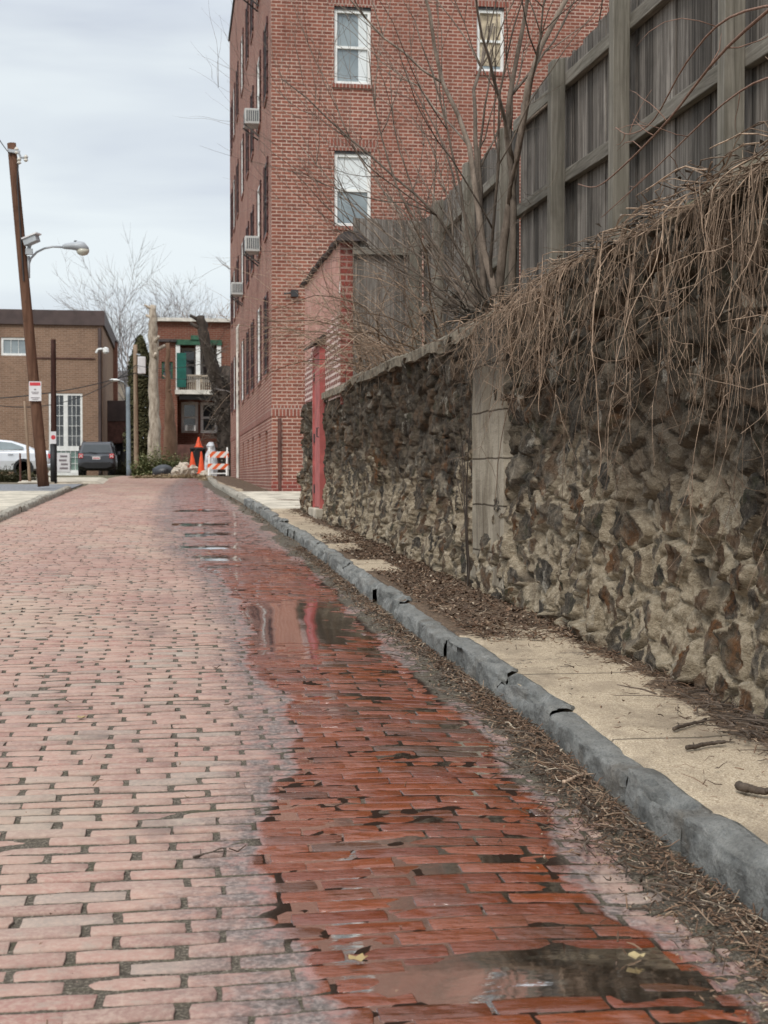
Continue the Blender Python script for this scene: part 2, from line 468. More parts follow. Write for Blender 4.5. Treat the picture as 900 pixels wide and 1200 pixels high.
    R['black'] = simple('black_rubber', (.014, .014, .015), .6, .2, 6, .4)
    R['bag'] = simple('black_plastic_bag', (.02, .02, .022), .35, .2, 10, .5, bump=.5)
    R['silver_bag'] = simple('silver_plastic', (.5, .51, .53), .4, .35, 7, .5, bump=.6)
    R['lens'] = simple('lamp_glass', (.55, .53, .45), .2, .05, 3, .5, bump=0)
    R['orange'] = simple('cone_orange', (.75, .085, .02), .5, .12, 6, .4, bump=.05)
    R['rust'] = simple('rusty_brown', (.10, .045, .035), .7, .3, 4)
    R['pale_sign'] = simple('pale_sign_face', (.66, .64, .64), .5, .06, 3, .4, bump=0)
    R['sign_red'] = simple('sign_red_ink', (.55, .05, .06), .5, .08, 9, .4, bump=0)
    R['sign_ink'] = simple('sign_grey_ink', (.20, .17, .18), .5, .08, 9, .4, bump=0)
    R['silver_car'] = simple('silver_car_paint', (.66, .68, .71), .28, .04, 2, .5, .25, bump=0)
    R['grey_car'] = simple('charcoal_car_paint', (.075, .08, .092), .3, .06, 2, .5, .2, bump=0)
    R['car_glass'] = simple('car_glass', (.035, .042, .048), .06, .15, 2, .9, bump=0)
    R['pale_car_glass'] = simple('pale_car_glass', (.20, .24, .25), .08, .1, 2, .9, bump=0)
    R['tail_red'] = simple('tail_lamp_red', (.55, .03, .035), .2, .1, 9, .6, bump=0)
    R['chrome'] = simple('chrome', (.6, .6, .6), .25, .05, 4, .5, .9, bump=0)
    R['shade'] = simple('white_roller_shade', (.66, .69, .69), .7, .05, 2, .3, bump=0)
    R['curtain'] = simple('warm_curtain', (.42, .35, .25), .8, .5, 5, .2)
    R['rubble_pile'] = simple('broken_concrete', (.42, .36, .29), .9, .4, 7, .15, bump=.6)
    R['stucco'] = simple('beige_stucco', (.40, .34, .27), .9, .15, 3, .2)

    def glass(name, a, b):
        m = M(name)
        o = m.obj()
        c = m.mix(m.ss(m.noise(o, 1.3, 3), .35, .65), a, b)
        return m.bsdf(c, .05, .9, m.bump(m.noise(o, 2.0, 2), .03, .02))
    R['pane'] = glass('blue_grey_pane', (.16, .195, .21), (.26, .30, .31))
    R['dark_pane'] = glass('dark_pane', (.02, .023, .026), (.06, .066, .07))
    R['green_pane'] = glass('green_pane', (.13, .20, .17), (.22, .30, .26))

    # ---- orange and white barricade stripes: diagonal bands in the board's own metres
    m = M('barricade_stripes')
    o = m.n('SeparateXYZ', Vector=m.obj()).outputs
    d = m.math('FRACT', m.math('MULTIPLY', m.math('SUBTRACT', o[0], o[2]), 3.3))
    c = m.mix(m.math('GREATER_THAN', d, .5), (.72, .70, .66), (.72, .12, .03))
    R['stripes'] = m.bsdf(c, .5, .4)
    return R


MAT = mat_set()


# ------------------------------------------------------------------ mesh building
class MB:
    def __init__(s, r=None):
        s.v, s.f, s.r, s.cr = [], [], [], r

    def rv(s):
        return random.random() if s.cr is None else s.cr

    def face(s, pts, r=None):
        i = len(s.v)
        s.v.extend(tuple(p) for p in pts)
        s.f.append(tuple(range(i, i + len(pts))))
        s.r.append(s.rv() if r is None else r)

    def hexa(s, p):
        """8 corners: bottom four then top four, each counter-clockwise seen from above"""
        i = len(s.v)
        s.v.extend(tuple(q) for q in p)
        r = s.rv()
        for f in ((3, 2, 1, 0), (4, 5, 6, 7), (0, 1, 5, 4), (1, 2, 6, 5), (2, 3, 7, 6), (3, 0, 4, 7)):
            s.f.append(tuple(i + k for k in f)); s.r.append(r)
        return s

    def box(s, x0, x1, y0, y1, z0, z1):
        return s.hexa(((x0, y0, z0), (x1, y0, z0), (x1, y1, z0), (x0, y1, z0), (x0, y0, z1), (x1, y0, z1), (x1, y1, z1), (x0, y1, z1)))

    def bar(s, p, q, w, h, side=(0, 0, 1)):
        """a bar from p to q, w across and h along the 'side' direction"""
        p, q = Vector(p), Vector(q)
        d = (q - p).normalized()
        a = Vector(side); a = (a - d * a.dot(d)).normalized()
        b = d.cross(a)
        c = []
        for e in (p, q):
            c.append([e - a * h / 2 - b * w / 2, e - a * h / 2 + b * w / 2, e + a * h / 2 + b * w / 2, e + a * h / 2 - b * w / 2])
        return s.hexa((*c[0], *c[1]))

    def rings(s, rings, cap=True, r=None):
        n = len(rings[0]); i = len(s.v)
        r = s.rv() if r is None else r
        for ring in rings:
            s.v.extend(tuple(p) for p in ring)
        for k in range(len(rings) - 1):
            for j in range(n):
                a, b = i + k * n + j, i + k * n + (j + 1) % n
                s.f.append((a, b, b + n, a + n)); s.r.append(r)
        if cap:
            s.f.append(tuple(i + j for j in reversed(range(n)))); s.r.append(r)
            e = i + (len(rings) - 1) * n
            s.f.append(tuple(e + j for j in range(n))); s.r.append(r)
        return s

    def tube(s, pts, rad, n=6, r=None):
        pts = [Vector(p) for p in pts]
        if not hasattr(rad, '__len__'):
            rad = [rad] * len(pts)
        rings = []
        ref = None
        for k, p in enumerate(pts):
            d = (pts[min(k + 1, len(pts) - 1)] - pts[max(k - 1, 0)])
            d = d.normalized() if d.length > 1e-9 else Vector((0, 0, 1))
            if ref is None:
                ref = Vector((1, 0, 0)) if abs(d.x) < .8 else Vector((0, 1, 0))
            a = (ref - d * ref.dot(d))
            a = a.normalized() if a.length > 1e-6 else d.orthogonal().normalized()
            ref = a
            b = d.cross(a)
            rings.append([p + (a * math.cos(t) + b * math.sin(t)) * rad[k] for t in (2 * math.pi * j / n for j in range(n))])
        return s.rings(rings, True, r)

    def lathe(s, prof, c=(0, 0, 0), axis='z', n=16):
        rings = []
        for rr, h in prof:
            ring = []
            for j in range(n):
                t = 2 * math.pi * j / n
                u, w = rr * math.cos(t), rr * math.sin(t)
                ring.append((c[0] + u, c[1] + w, c[2] + h) if axis == 'z' else (c[0] + h, c[1] + u, c[2] + w) if axis == 'x' else (c[0] + w, c[1] + h, c[2] + u))
            rings.append(ring)
        return s.rings(rings)

    def build(s, name, mat, parent=None, org=None, smooth=False, bevel=0.0):
        me = bpy.data.meshes.new(name)
        v = s.v
        if org is None and parent is not None:
            org = ORG.get(parent.name)
        if org is not None:
            ox, oy, oz = org
            v = [(a - ox, b - oy, c - oz) for a, b, c in v]
        me.from_pydata(v, [], s.f)
        at_ = me.attributes.new('rnd', 'FLOAT', 'FACE')
        at_.data.foreach_set('value', np.array(s.r, np.float32))
        if smooth:
            me.polygons.foreach_set('use_smooth', [True] * len(me.polygons))
        me.materials.append(MAT[mat] if isinstance(mat, str) else mat)
        me.update()
        o = bpy.data.objects.new(name, me)
        COL.objects.link(o)
        if parent is not None:
            o.parent = parent
            ORG[o.name] = ORG.get(parent.name)
        elif org is not None:
            o.location = org
        if bevel:
            b = o.modifiers.new('bevel', 'BEVEL'); b.width = bevel; b.segments = 2; b.limit_method = 'ANGLE'
        return o


ORG = {}


def tag(o, label=None, cat=None, group=None, kind=None):
    for k, v in (('label', label), ('category', cat), ('group', group), ('kind', kind)):
        if v:
            o[k] = v
    return o


def thing(name, loc, label, cat, group=None, rz=0.0, local=False):
    """an Empty at the base of a thing; parts given in world metres unless local"""
    o = bpy.data.objects.new(name, None)
    COL.objects.link(o)
    o.location = loc
    o.rotation_euler = (0, 0, rz)
    o.empty_display_size = .2
    ORG[o.name] = None if local else Vector(loc)
    return tag(o, label, cat, group)


def copy_tree(o, parent=None):
    c = o.copy()
    COL.objects.link(c)
    c.parent = parent
    for ch in list(o.children):
        copy_tree(ch, c)
    return c


def mesh_np(name, V, Fq, mat, attrs=None, smooth=True, loc=None):
    """mesh from numpy: V (n,3), Fq (m,4)"""
    me = bpy.data.meshes.new(name)
    n, m = len(V), len(Fq)
    me.vertices.add(n); me.vertices.foreach_set('co', np.ascontiguousarray(V, np.float32).ravel())
    me.loops.add(m * 4); me.loops.foreach_set('vertex_index', np.ascontiguousarray(Fq, np.int32).ravel())
    me.polygons.add(m)
    me.polygons.foreach_set('loop_start', np.arange(0, m * 4, 4, dtype=np.int32))
    me.polygons.foreach_set('loop_total', np.full(m, 4, np.int32))
    me.update(calc_edges=True)
    me.validate()
    for k, a in (attrs or {}).items():
        q = me.attributes.new(k, 'FLOAT', 'POINT')
        q.data.foreach_set('value', np.ascontiguousarray(a, np.float32).ravel())
    if smooth:
        me.polygons.foreach_set('use_smooth', np.ones(m, bool))
    me.materials.append(MAT[mat])
    o = bpy.data.objects.new(name, me)
    COL.objects.link(o)
    return o


def grid_faces(nu, nv):
    """quads of a (nu, nv) vertex grid stored u-major"""
    i, j = np.meshgrid(np.arange(nu - 1), np.arange(nv - 1), indexing='ij')
    a = i * nv + j
    return np.stack([a, a + nv, a + nv + 1, a + 1], -1).reshape(-1, 4)

# ------------------------------------------------------------------ street, joints, puddles
# outlines of the wet strip (x against distance y), surveyed on the street surface
WL = np.array([(1.0, .10), (2.85, .27), (3.29, .21), (3.97, .20), (4.5, .36), (5.0, .42), (5.7, .43), (7.2, .42), (8.5, .44), (10.9, .40), (13, .2), (15.2, .01), (22.6, -.18), (33.7, -.12), (46, .25), (60, .5)])
WR = np.array([(1.0, 1.25), (2.6, 1.25), (2.9, 1.2), (3.2, 1.12), (3.6, 1.06), (3.9, 1.08), (4.3, 1.17), (4.9, 1.23), (5.6, 1.23), (7.4, 1.22), (10.2, 1.24), (14, 1.25), (19, 1.15), (26, 1.05), (38, .96), (60, .9)])
KERB = np.array([(-2, 1.44), (3.2, 1.44), (4.0, 1.42), (5.4, 1.46), (8.3, 1.41), (11.8, 1.40), (22.5, 1.30), (38, 1.05), (52, 1.15), (75, 1.2)])
LKERB = -2.38


def kerb_x(y):
    return np.interp(y, KERB[:, 0], KERB[:, 1])


def wetness(x, y, film=True):
    """0 dry, ~.35 damp and silty, 1 wet"""
    l = np.interp(y, WL[:, 0], WL[:, 1]); r = np.interp(y, WR[:, 0], WR[:, 1])
    wob = fbm(x * 3 + 11, y * 1.6, 3, 5, .6) * .17
    t = np.minimum((x - l + wob) / .13, (r - x + wob) / .12)
    w = np.clip(.5 + t * .5, 0, 1)
    halo = np.clip(1 - (l - x) / .55, 0, 1) * (x < l) * .42
    halo2 = np.clip(1 - (x - r) / .24, 0, 1) * (x > r) * .44
    if film:                     # up the street the strip pales to damp tones, sky sheen put into colour
        w = w * (1 - .42 * sstep(10.5, 16, y + .8 * fbm(x * 2, y * .7, 33)))
    far = 0.0
    dip = .25 * sstep(.15, .55, fbm(x * 1.5 + 4, y * .8 + 9, 21))
    return np.clip(np.maximum(np.maximum(w, halo), halo2) - dip * (w > .7) + far, 0, 1)


def swell(x, y):
    return .006 * fbm(x * 1.3, y * 1.0, 5, 3) - .018 * np.exp(-((x - 1.25) / .3) ** 2)


def bricks(y0, y1, U, du, W, dw, name):
    PITCH_Y, PITCH_X = .0835, .247
    rows = np.arange(int(math.ceil(y0 / PITCH_Y)), int(math.ceil(y1 / PITCH_Y)))
    cols = np.arange(-12, 9)
    R_, C_ = np.meshgrid(rows, cols, indexing='ij')
    R_, C_ = R_.ravel(), C_.ravel()
    k = len(R_)
    rr = np.random.default_rng(int(y0 * 10) + 5)
    rowshift = np.random.default_rng(99).normal(0, .02, 2000)[R_ % 2000]
    cx = C_ * PITCH_X + (R_ % 2) * PITCH_X * .5 + rowshift + rr.normal(0, .004, k)
    cy = R_ * PITCH_Y + rr.normal(0, .0022, k)
    keep = (cx > LKERB + .02) & (cx < kerb_x(cy) - .02) & ~((cy > 33) & (cx > kerb_x(cy) - .12))
    cx, cy, R_ = cx[keep], cy[keep], R_[keep]
    k = len(cx)
    L = (PITCH_X - .0125 + rr.normal(0, .004, k)) / 2
    Wd = (PITCH_Y - .0082 + rr.normal(0, .0016, k)) / 2
    wk = sstep(.35, .6, wetness(cx, cy))
    L = L + .005 * wk; Wd = Wd + .0028 * wk
    rot = rr.normal(0, .008, k) * (1 - .6 * wk); tx = rr.normal(0, .012, k); ty = rr.normal(0, .030, k); hz = rr.normal(0, .0016, k)
    tx, ty, hz = tx * (1 - .45 * wk), ty * (1 - .55 * wk), hz * (1 - .55 * wk)
    u, w = np.meshgrid(U, W, indexing='ij'); u, w = u.ravel(), w.ravel()
    drop = np.add.outer(np.array(du), np.array(dw)).ravel()
    x = u[None] * L[:, None]; y = w[None] * Wd[:, None]
    # worn corners and chipped arrises
    chip = fbm((cx[:, None] + x) * 38, (cy[:, None] + y) * 38, 8, 2)
    x = x * (1 - .018 * np.abs(w[None]) ** 3) + (np.abs(u[None]) > .9) * chip * .005
    y = y * (1 - .05 * np.abs(u[None]) ** 4) + (np.abs(w[None]) > .7) * chip * .0022
    X = cx[:, None] + x - y * rot[:, None]
    Y = cy[:, None] + y + x * rot[:, None]
    Y = Y + fbm(X * .8, R_[:, None] * .05 + X * 0, 31, 2) * .02
    Z = gv(Y) + swell(X, Y) + hz[:, None] + x * tx[:, None] + y * ty[:, None] + np.where(drop[None] > -.012, drop[None] * (1 - .62 * wk[:, None]), drop[None]) * (1 + .5 * chip) + fbm(X * 24, Y * 24, 13, 2) * .0016
    nu, nv = len(U), len(W)
    q = grid_faces(nu, nv)
    Fq = (np.arange(k)[:, None, None] * (nu * nv) + q[None]).reshape(-1, 4)
    rnd = np.repeat(rr.random(k), nu * nv)
    edge = np.broadcast_to((np.maximum(np.abs(u), np.abs(w) * .985) > .98).astype(float)[None], (k, nu * nv)).ravel()
    V = np.stack([X, Y, Z], -1).reshape(-1, 3)
    return V, Fq, {'rnd': rnd, 'wet': wetness(V[:, 0], V[:, 1]), 'edge': edge}


U1 = [-1, -.986, -.965, -.5, 0, .5, .965, .986, 1]; D1 = [-.02, -.003, -.0005, 0, 0, 0, -.0005, -.003, -.02]
W1 = [-1, -.93, -.72, 0, .72, .93, 1]; E1 = [-.02, -.0032, -.0006, 0, -.0006, -.0032, -.02]
U2 = [-1, -.985, -.955, .955, .985, 1]; D2 = [-.015, -.002, 0, 0, -.002, -.015]
W2 = [-1, -.8, .8, 1]; E2 = [-.015, -.002, -.002, -.015]
U3 = [-1, -.975, -.9, .9, .975, 1]; D3 = [-.015, -.001, 0, 0, -.001, -.015]
W3 = [-1, -.85, .85, 1]; E3 = [-.015, -.001, -.001, -.015]
pieces = [bricks(1.2, 13, U1, D1, W1, E1, 'a'), bricks(13, 38, U2, D2, W1, E1, 'b'), bricks(38, 72, U3, D3, W3, E3, 'c')]
V = np.concatenate([p[0] for p in pieces]); offs = np.cumsum([0] + [len(p[0]) for p in pieces])
Fq = np.concatenate([p[1] + o_ for p, o_ in zip(pieces, offs)])
road = mesh_np('brick_road', V, Fq, 'street_brick', {k: np.concatenate([p[2][k] for p in pieces]) for k in ('rnd', 'wet', 'edge')})
tag(road, kind='structure')

# bed between the bricks: gritty joints, filling up with wet silt towards the gutter
ys = np.concatenate([np.arange(-3, 15, .04), np.arange(15, 74, .25)])
xs = np.linspace(LKERB - .05, 1.62, 110)
YY, XX = np.meshgrid(ys, xs, indexing='ij')
wt = wetness(XX, YY)
gut = sstep(.26, .05, kerb_x(YY) - XX + fbm(XX * 5, YY * 2.2, 41) * .13)
ZZ = gv(YY) + swell(XX, YY) - .0052 + .0022 * fbm(XX * 40, YY * 40, 42, 2) + .0030 * sstep(.35, .6, wt) + gut * (.014 + .008 * fbm(XX * 9, YY * 6, 43))
bed = mesh_np('street_bed', np.stack([XX, YY, ZZ], -1).reshape(-1, 3), grid_faces(len(ys), len(xs)), 'bed', {'wet': (wt * (1 - .7 * gut)).ravel()})
tag(bed, kind='structure')

# standing water lies level with the lowest brick faces, so the bricks break through it
ys = np.concatenate([np.arange(2.0, 14, .04), np.arange(14, 48, .12)])
xs = np.arange(-.35, 1.4, .04)
YY, XX = np.meshgrid(ys, xs, indexing='ij')
lev = .0016 * fbm(XX * 2.2, YY * 1.5, 61, 3) - .0014
# deeper pools surveyed down the street
for (cx, cy, rx, ry, d) in ((.72, 8.8, .42, .9, .0068), (.45, 13.6, .36, .28, .009), (.42, 15.0, .36, .22, .009), (.35, 17.0, .36, .28, .009), (.3, 19.2, .38, .3, .009), (.35, 23, .36, .4, .007), (.9, 3.02, .36, .10, .0085), (.85, 6.2, .25, .5, .0012)):
    lev = lev + d * np.exp(-(((XX - cx) / rx) ** 2 + ((YY - cy) / ry) ** 2) * 1.2)
ZZ = gv(YY) + swell(XX, YY) - .0004 + lev
wt = wetness(XX, YY, False)
ok = (wt > .6)
f = grid_faces(len(ys), len(xs))
f = f[ok.ravel()[f].all(1)]
V = np.stack([XX, YY, ZZ], -1).reshape(-1, 3)
used = np.unique(f); remap = np.zeros(len(V), int); remap[used] = np.arange(len(used))
tag(mesh_np('puddle_water', V[used], remap[f], 'water'), 'shallow rainwater film along the wet strip of the brick street', kind='structure')

# ------------------------------------------------------------------ ground sheet to the horizon
ys = np.concatenate([[-60, -30, -15], np.arange(-6, 80, 2.0), [85, 95, 110, 140, 200, 300, 500, 900]])
xs = np.array([-700, -400, -200, -120, -70, -45, -30, -20, -14, -10, -7, -5, -4, -3.2, -2.41, -2.3, -1, 0, 1.4, 1.6, 2.5, 6, 12, 20, 40, 90, 200, 400, 700.])
YY, XX = np.meshgrid(ys, xs, indexing='ij')
ZZ = gv(YY) - .06 + .0 * XX
ZZ = np.where((XX < -2.4), gv(YY) + .02 + np.where(YY > 30, -.0, 0), ZZ)
ground = mesh_np('ground', np.stack([XX, YY, ZZ], -1).reshape(-1, 3), grid_faces(len(ys), len(xs)), 'earth')
tag(ground, kind='structure')

# ------------------------------------------------------------------ kerbs
def kerb_strip(name, y0, y1, line, w, h, mat, step, lens, seed, amp, side=1, flat=False):
    """row of kerb stones: one strip whose stones have their own set-back, height and broken edges"""
    r = random.Random(seed)
    Vs, Fs, base = [], [], 0
    y = y0
    while y < y1:
        L = min(r.uniform(*lens), y1 - y + .01)
        dx, dz, tilt = r.gauss(0, amp * .8), r.gauss(0, amp * .7), r.gauss(0, amp)
        n = max(3, int(L / step))
        yy = np.linspace(y + .009, y + L - .009, n)
        # profile from street up the face, over the top, down behind
        prof = np.array([(0, -.12), (0, .02), (.0, .05), (.002, .09), (.003, h - .012), (.010, h - .002), (.03, h), (w * .5, h + .003), (w * .8, h + .001), (w, h - .006), (w + .005, -.1)])
        ends = np.ones(n); ends[0] = ends[-1] = 0
        P = np.zeros((n, len(prof), 3))
        for j, (a, b) in enumerate(prof):
            fx = fbm(yy * 5, np.full(n, j * .55 + seed), seed, 4) * amp * .7 + fbm(yy * 17, np.full(n, j * .3), seed + 3, 3) * amp * .55
            # conchoidal chips along the front arris
            ch = np.maximum(0, (np.abs(fbm(yy * 2.6 + (j - 5) * .12, np.full(n, 7.7), seed + 9, 3)) - .10)) * (1.0 if 4 <= j <= 6 else .55 if j in (3, 7) else .2 if j == 2 else 0) * amp * 8.0
            X = line(yy) + side * (a + ch * .8 + fx * (.6 if j < 9 else 0) + dx + (1 - ends) * .012 * (1 if a < w / 2 else -1))
            Z = gv(yy) + b - ch + fbm(yy * 6, np.full(n, j * .4 + 30), seed + 5, 3) * amp * .9 * (b > 0) + (dz + tilt * (yy - y - L / 2) * .4) * (b > 0) - (1 - ends) * .012 * (b > .03)
            P[:, j] = np.stack([X, yy, Z], -1)
        Vs.append(P.reshape(-1, 3)); f = grid_faces(n, len(prof))
        Fs.append((f if side < 0 else f[:, ::-1]) + base); base += n * len(prof)
        m = len(prof)
        y += L
    return mesh_np(name, np.concatenate(Vs), np.concatenate(Fs), mat, smooth=not flat)


tag(kerb_strip('kerb', 1.5, 25.5, lambda y: kerb_x(y), .12, .106, 'kerb', .022, (.45, 1.15), 4, .0135, flat=True), kind='structure')
tag(kerb_strip('kerb_far', 25.5, 52, lambda y: kerb_x(y) + .02, .16, .10, 'pale_kerb', .1, (1.2, 2.6), 8, .012), kind='structure')
tag(kerb_strip('kerb_left', 18.5, 34, lambda y: -2.38 + y * 0, .14, .10, 'pale_kerb', .08, (1.5, 3), 12, .012, -1), kind='structure')


# ------------------------------------------------------------------ pavements
def wall_x(y):
    return 2.32 - .0237 * (y - 5.2)


def litter_density(x, y):
    """how much leaf dirt lies on the right-hand pavement"""
    wallside = sstep(.36, .04, wall_x(y) - x + fbm(x * 3, y * 1.4, 71) * .16)
    patch = sstep(7.0, 8.2, y + fbm(x * 2, y * 2, 75) * .5) * sstep(15.5, 13.2, y) * (.95 + .3 * fbm(x * 2.2, y * .9, 73))
    slab = np.maximum(sstep(.62, .5, np.abs(y - 11.6) / .95), sstep(.62, .5, np.abs(y - 13.6) / .8)) * sstep(.46, .38, x - kerb_x(y)) * .9
    heap = np.exp(-((np.asarray(y) - 4.95) / .42) ** 2) * sstep(1.88, 2.15, x) * 1.1
    near = sstep(5.1, 4.2, y) * sstep(1.85, 2.2, x) * .7
    return np.clip(np.maximum(wallside, np.maximum(patch - slab, np.maximum(near, heap))), 0, 1)


ys = np.concatenate([np.arange(1.0, 16, .05), np.arange(16, 52.1, .2)])
ts = np.linspace(0, 1, 30)
YY, TT = np.meshgrid(ys, ts, indexing='ij')
inner = kerb_x(YY) + .09
outer = np.where(YY < 20.9, wall_x(YY) + .12, np.where(YY < 29.6, 6.5, 2.2))
XX = inner + (outer - inner) * TT
d = litter_density(XX, YY)
ZZ = gv(YY) + .096 - .03 * (TT == 0) + .006 * fbm(XX * 2, YY * 1.1, 81) + .012 * d * (1 + fbm(XX * 8, YY * 8, 82)) - .02 * sstep(25, 30, YY)
pav = mesh_np('pavement', np.stack([XX, YY, ZZ], -1).reshape(-1, 3), grid_faces(len(ys), len(ts))[:, ::-1], 'pavement', {'dirt': d.ravel()})
tag(pav, kind='structure')
for (y0, y1, x0, x1) in ((11.0, 12.2, .18, .52), (13.1, 14.2, .17, .50)):
    pass
# pale driveway apron between the rubble wall and the big building
b = MB()
for i in range(4):
    a0, a1 = 21.4 + i * 2.0, 23.36 + i * 2.0
    b.hexa(((kerb_x(a0) + .16, a0, g(a0)), (5.9, a0, g(a0)), (5.9, a1, g(a1)), (kerb_x(a1) + .16, a1, g(a1)),
            (kerb_x(a0) + .16, a0, g(a0) + .108), (5.9, a0, g(a0) + .13), (5.9, a1, g(a1) + .13), (kerb_x(a1) + .16, a1, g(a1) + .108)))
tag(b.build('driveway_slab', 'concrete', bevel=.01), kind='structure')
# left-hand pavement slabs, gravel strip and the slab further on
b = MB()
for (a0, a1) in ((18.5, 21.4), (21.43, 24.4), (24.43, 27.4), (27.43, 30.2)):
    b.hexa(((-8.5, a0, g(a0)), (-2.5, a0, g(a0)), (-2.5, a1, g(a1)), (-8.5, a1, g(a1)),
            (-8.5, a0, g(a0) + .105), (-2.5, a0, g(a0) + .1), (-2.5, a1, g(a1) + .1), (-8.5, a1, g(a1) + .105)))
tag(b.build('pavement_left', 'concrete', bevel=.01), kind='structure')
b = MB()
b.hexa(((-4.2, 39, g(39)), (-2.0, 41, g(41)), (-2.2, 49, g(49)), (-5, 49, g(49)), (-4.2, 39, g(39) + .08), (-2.2, 41, g(41) + .08), (-2.4, 49, g(49) + .08), (-5, 49, g(49) + .08)))
tag(b.build('pavement_corner', 'concrete', bevel=.01), kind='structure')
b = MB()
b.hexa(((-14, 31, g(31)), (-2.42, 31, g(31)), (-2.42, 38.5, g(38.5)), (-14, 38.5, g(38.5)), (-14, 31, g(31) + .05), (-2.42, 31, g(31) + .05), (-2.42, 38.5, g(38.5) + .05), (-14, 38.5, g(38.5) + .05)))
tag(b.build('gravel_path', 'gravel'), kind='structure')

# ------------------------------------------------------------------ rubble retaining wall
WT = 2.33


def wall_top(y):
    return 2.29 + .16 * sstep(10, 5.5, y) + .03 * fbm(np.asarray(y) * .9, np.asarray(y) * 0 + 3, 91)


def rubble_face():
    # stones laid as a jittered lattice in (along, up)
    ss = rng.random
    seeds = []
    cell = .23
    for a in np.arange(2.5, 21.4, cell):
        for c in np.arange(-.2, 2.6, cell * .74):
            seeds.append((a + (ss() - .5) * cell * 1.1, c + (ss() - .5) * cell * .9, ss(), ss()))
    seeds = np.array(seeds)
    ys = [3.0]
    while ys[-1] < 20.9:
        ys.append(ys[-1] + max(.0075, ys[-1] * .0021))
    ys = np.array(ys)
    ts = np.linspace(0, 1, 190)
    YY, TT = np.meshgrid(ys, ts, indexing='ij')
    base = gv(YY) + .06
    top = wall_top(YY)
    Z = base + (top - base) * TT
    # warped coordinates so stone outlines are not straight-sided
    wy = YY + fbm(YY * 4.5, Z * 4.5, 101, 3) * .075
    wz = Z + fbm(YY * 4.5 + 50, Z * 4.5, 102, 3) * .06
    P = np.stack([wy.ravel(), wz.ravel() * 1.25], -1)
    order = np.argsort(P[:, 0]); Ps = P[order]
    d1 = np.full(len(P), 9.); d2 = np.full(len(P), 9.); id1 = np.zeros(len(P), int)
    S = seeds.copy(); S[:, 1] *= 1.25
    S = S[np.argsort(S[:, 0])]
    CH = 4000
    for i in range(0, len(Ps), CH):
        q = Ps[i:i + CH]
        lo, hi = np.searchsorted(S[:, 0], [q[0, 0] - .6, q[-1, 0] + .6])
        D = np.hypot(q[:, None, 0] - S[None, lo:hi, 0], q[:, None, 1] - S[None, lo:hi, 1])
        o2 = np.argpartition(D, 1, axis=1)[:, :2]
        dd = np.take_along_axis(D, o2, 1)
        sw = dd[:, 0] > dd[:, 1]
        o2[sw] = o2[sw][:, ::-1]; dd[sw] = dd[sw][:, ::-1]
        d1[i:i + CH], d2[i:i + CH], id1[i:i + CH] = dd[:, 0], dd[:, 1], lo + o2[:, 0]
    inv = np.empty(len(P), int); inv[order] = np.arange(len(P))
    d1, d2, id1 = d1[inv], d2[inv], id1[inv]
    e = (d2 - d1).reshape(YY.shape)
    r1 = S[id1, 2].reshape(YY.shape); r2 = S[id1, 3].reshape(YY.shape)
    px_ = (wy - S[id1, 0].reshape(YY.shape)); pz_ = (wz - S[id1, 1].reshape(YY.shape) / 1.25)
    r3 = (r1 * 7.31) % 1; r4 = (r2 * 5.77) % 1
    rough = fbm(YY * 13, Z * 15, 103, 5, .62)
    ridg = 1 - np.abs(fbm(YY * 6 + r3 * 9, Z * 9 + r4 * 9, 104, 4, .55)) * 2
    up = np.clip((Z - base) / (top - base), 0, 1)
    body = sstep(-.01, .05, e + rough * .028)
    # each stone is a broken block: its own set-back, a tilted face, ledges and pits
    face = .016 + .055 * r1 + px_ * (r3 - .5) * .40 + pz_ * (r4 - .5) * .50
    hgt = body * np.clip(face, -.02, .12) + body * np.clip(ridg, -.6, 1) * .020 + rough * .018 + fbm(YY * 40, Z * 44, 106, 3) * .007
    hgt += fbm(YY * 1.1, Z * 1.6, 105, 4) * .075
    pits = sstep(.42, .62, fbm(YY * 4.2, Z * 5.2, 111, 4))
    hgt -= pits * .06
    # mortar runs in the joints and hollows, thickest near the foot
    n7 = fbm(YY * 3.1, Z * 3.6, 107, 5, .6)
    zone = sstep(.80, .20, up + .35 * fbm(YY * .8, Z * .8, 112, 3))
    joint = 1 - sstep(.005, .045 + .06 * zone, e + rough * .03)
    low = sstep(.050, .012, hgt - .045 * n7)
    mortar = np.clip(np.maximum(joint * (.5 + .5 * zone), low * zone * (.75 + .5 * n7)), 0, 1)
    hgt = hgt + .010 * mortar * zone
    foot = .13 * sstep(.35, .0, up)
    X = wall_x(YY) - hgt - foot * .6 + .035
    V = np.stack([X, YY, Z], -1).reshape(-1, 3)
    rn = np.clip(.5 + (((r1 * 3.7 + r2 * 2.3) % 1) - .5) * .95 + .32 * fbm(YY * 6, Z * 7, 108, 4, .6), 0, 1)
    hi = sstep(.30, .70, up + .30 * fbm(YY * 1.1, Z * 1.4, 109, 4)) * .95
    hi = np.maximum(hi, pits * .9)  # pits take the dark tone too, crevice shade put into the colour
    return V, grid_faces(len(ys), len(ts)), {'mortar': mortar.ravel(), 'rnd': rn.ravel(), 'high': hi.ravel()}


wall = thing('stone_wall', (wall_x(12), 12, g(12)), 'long rough rubble stone retaining wall with dark stains beside the pavement', 'wall')
V, Fq, at_ = rubble_face()
org = np.array(wall.location)
# leave the doorway open
cy = V[Fq][:, :, 1].mean(1)
Fq = Fq[~((cy > 18.52) & (cy < 19.5))]
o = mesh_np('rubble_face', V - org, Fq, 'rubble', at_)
o.parent = wall
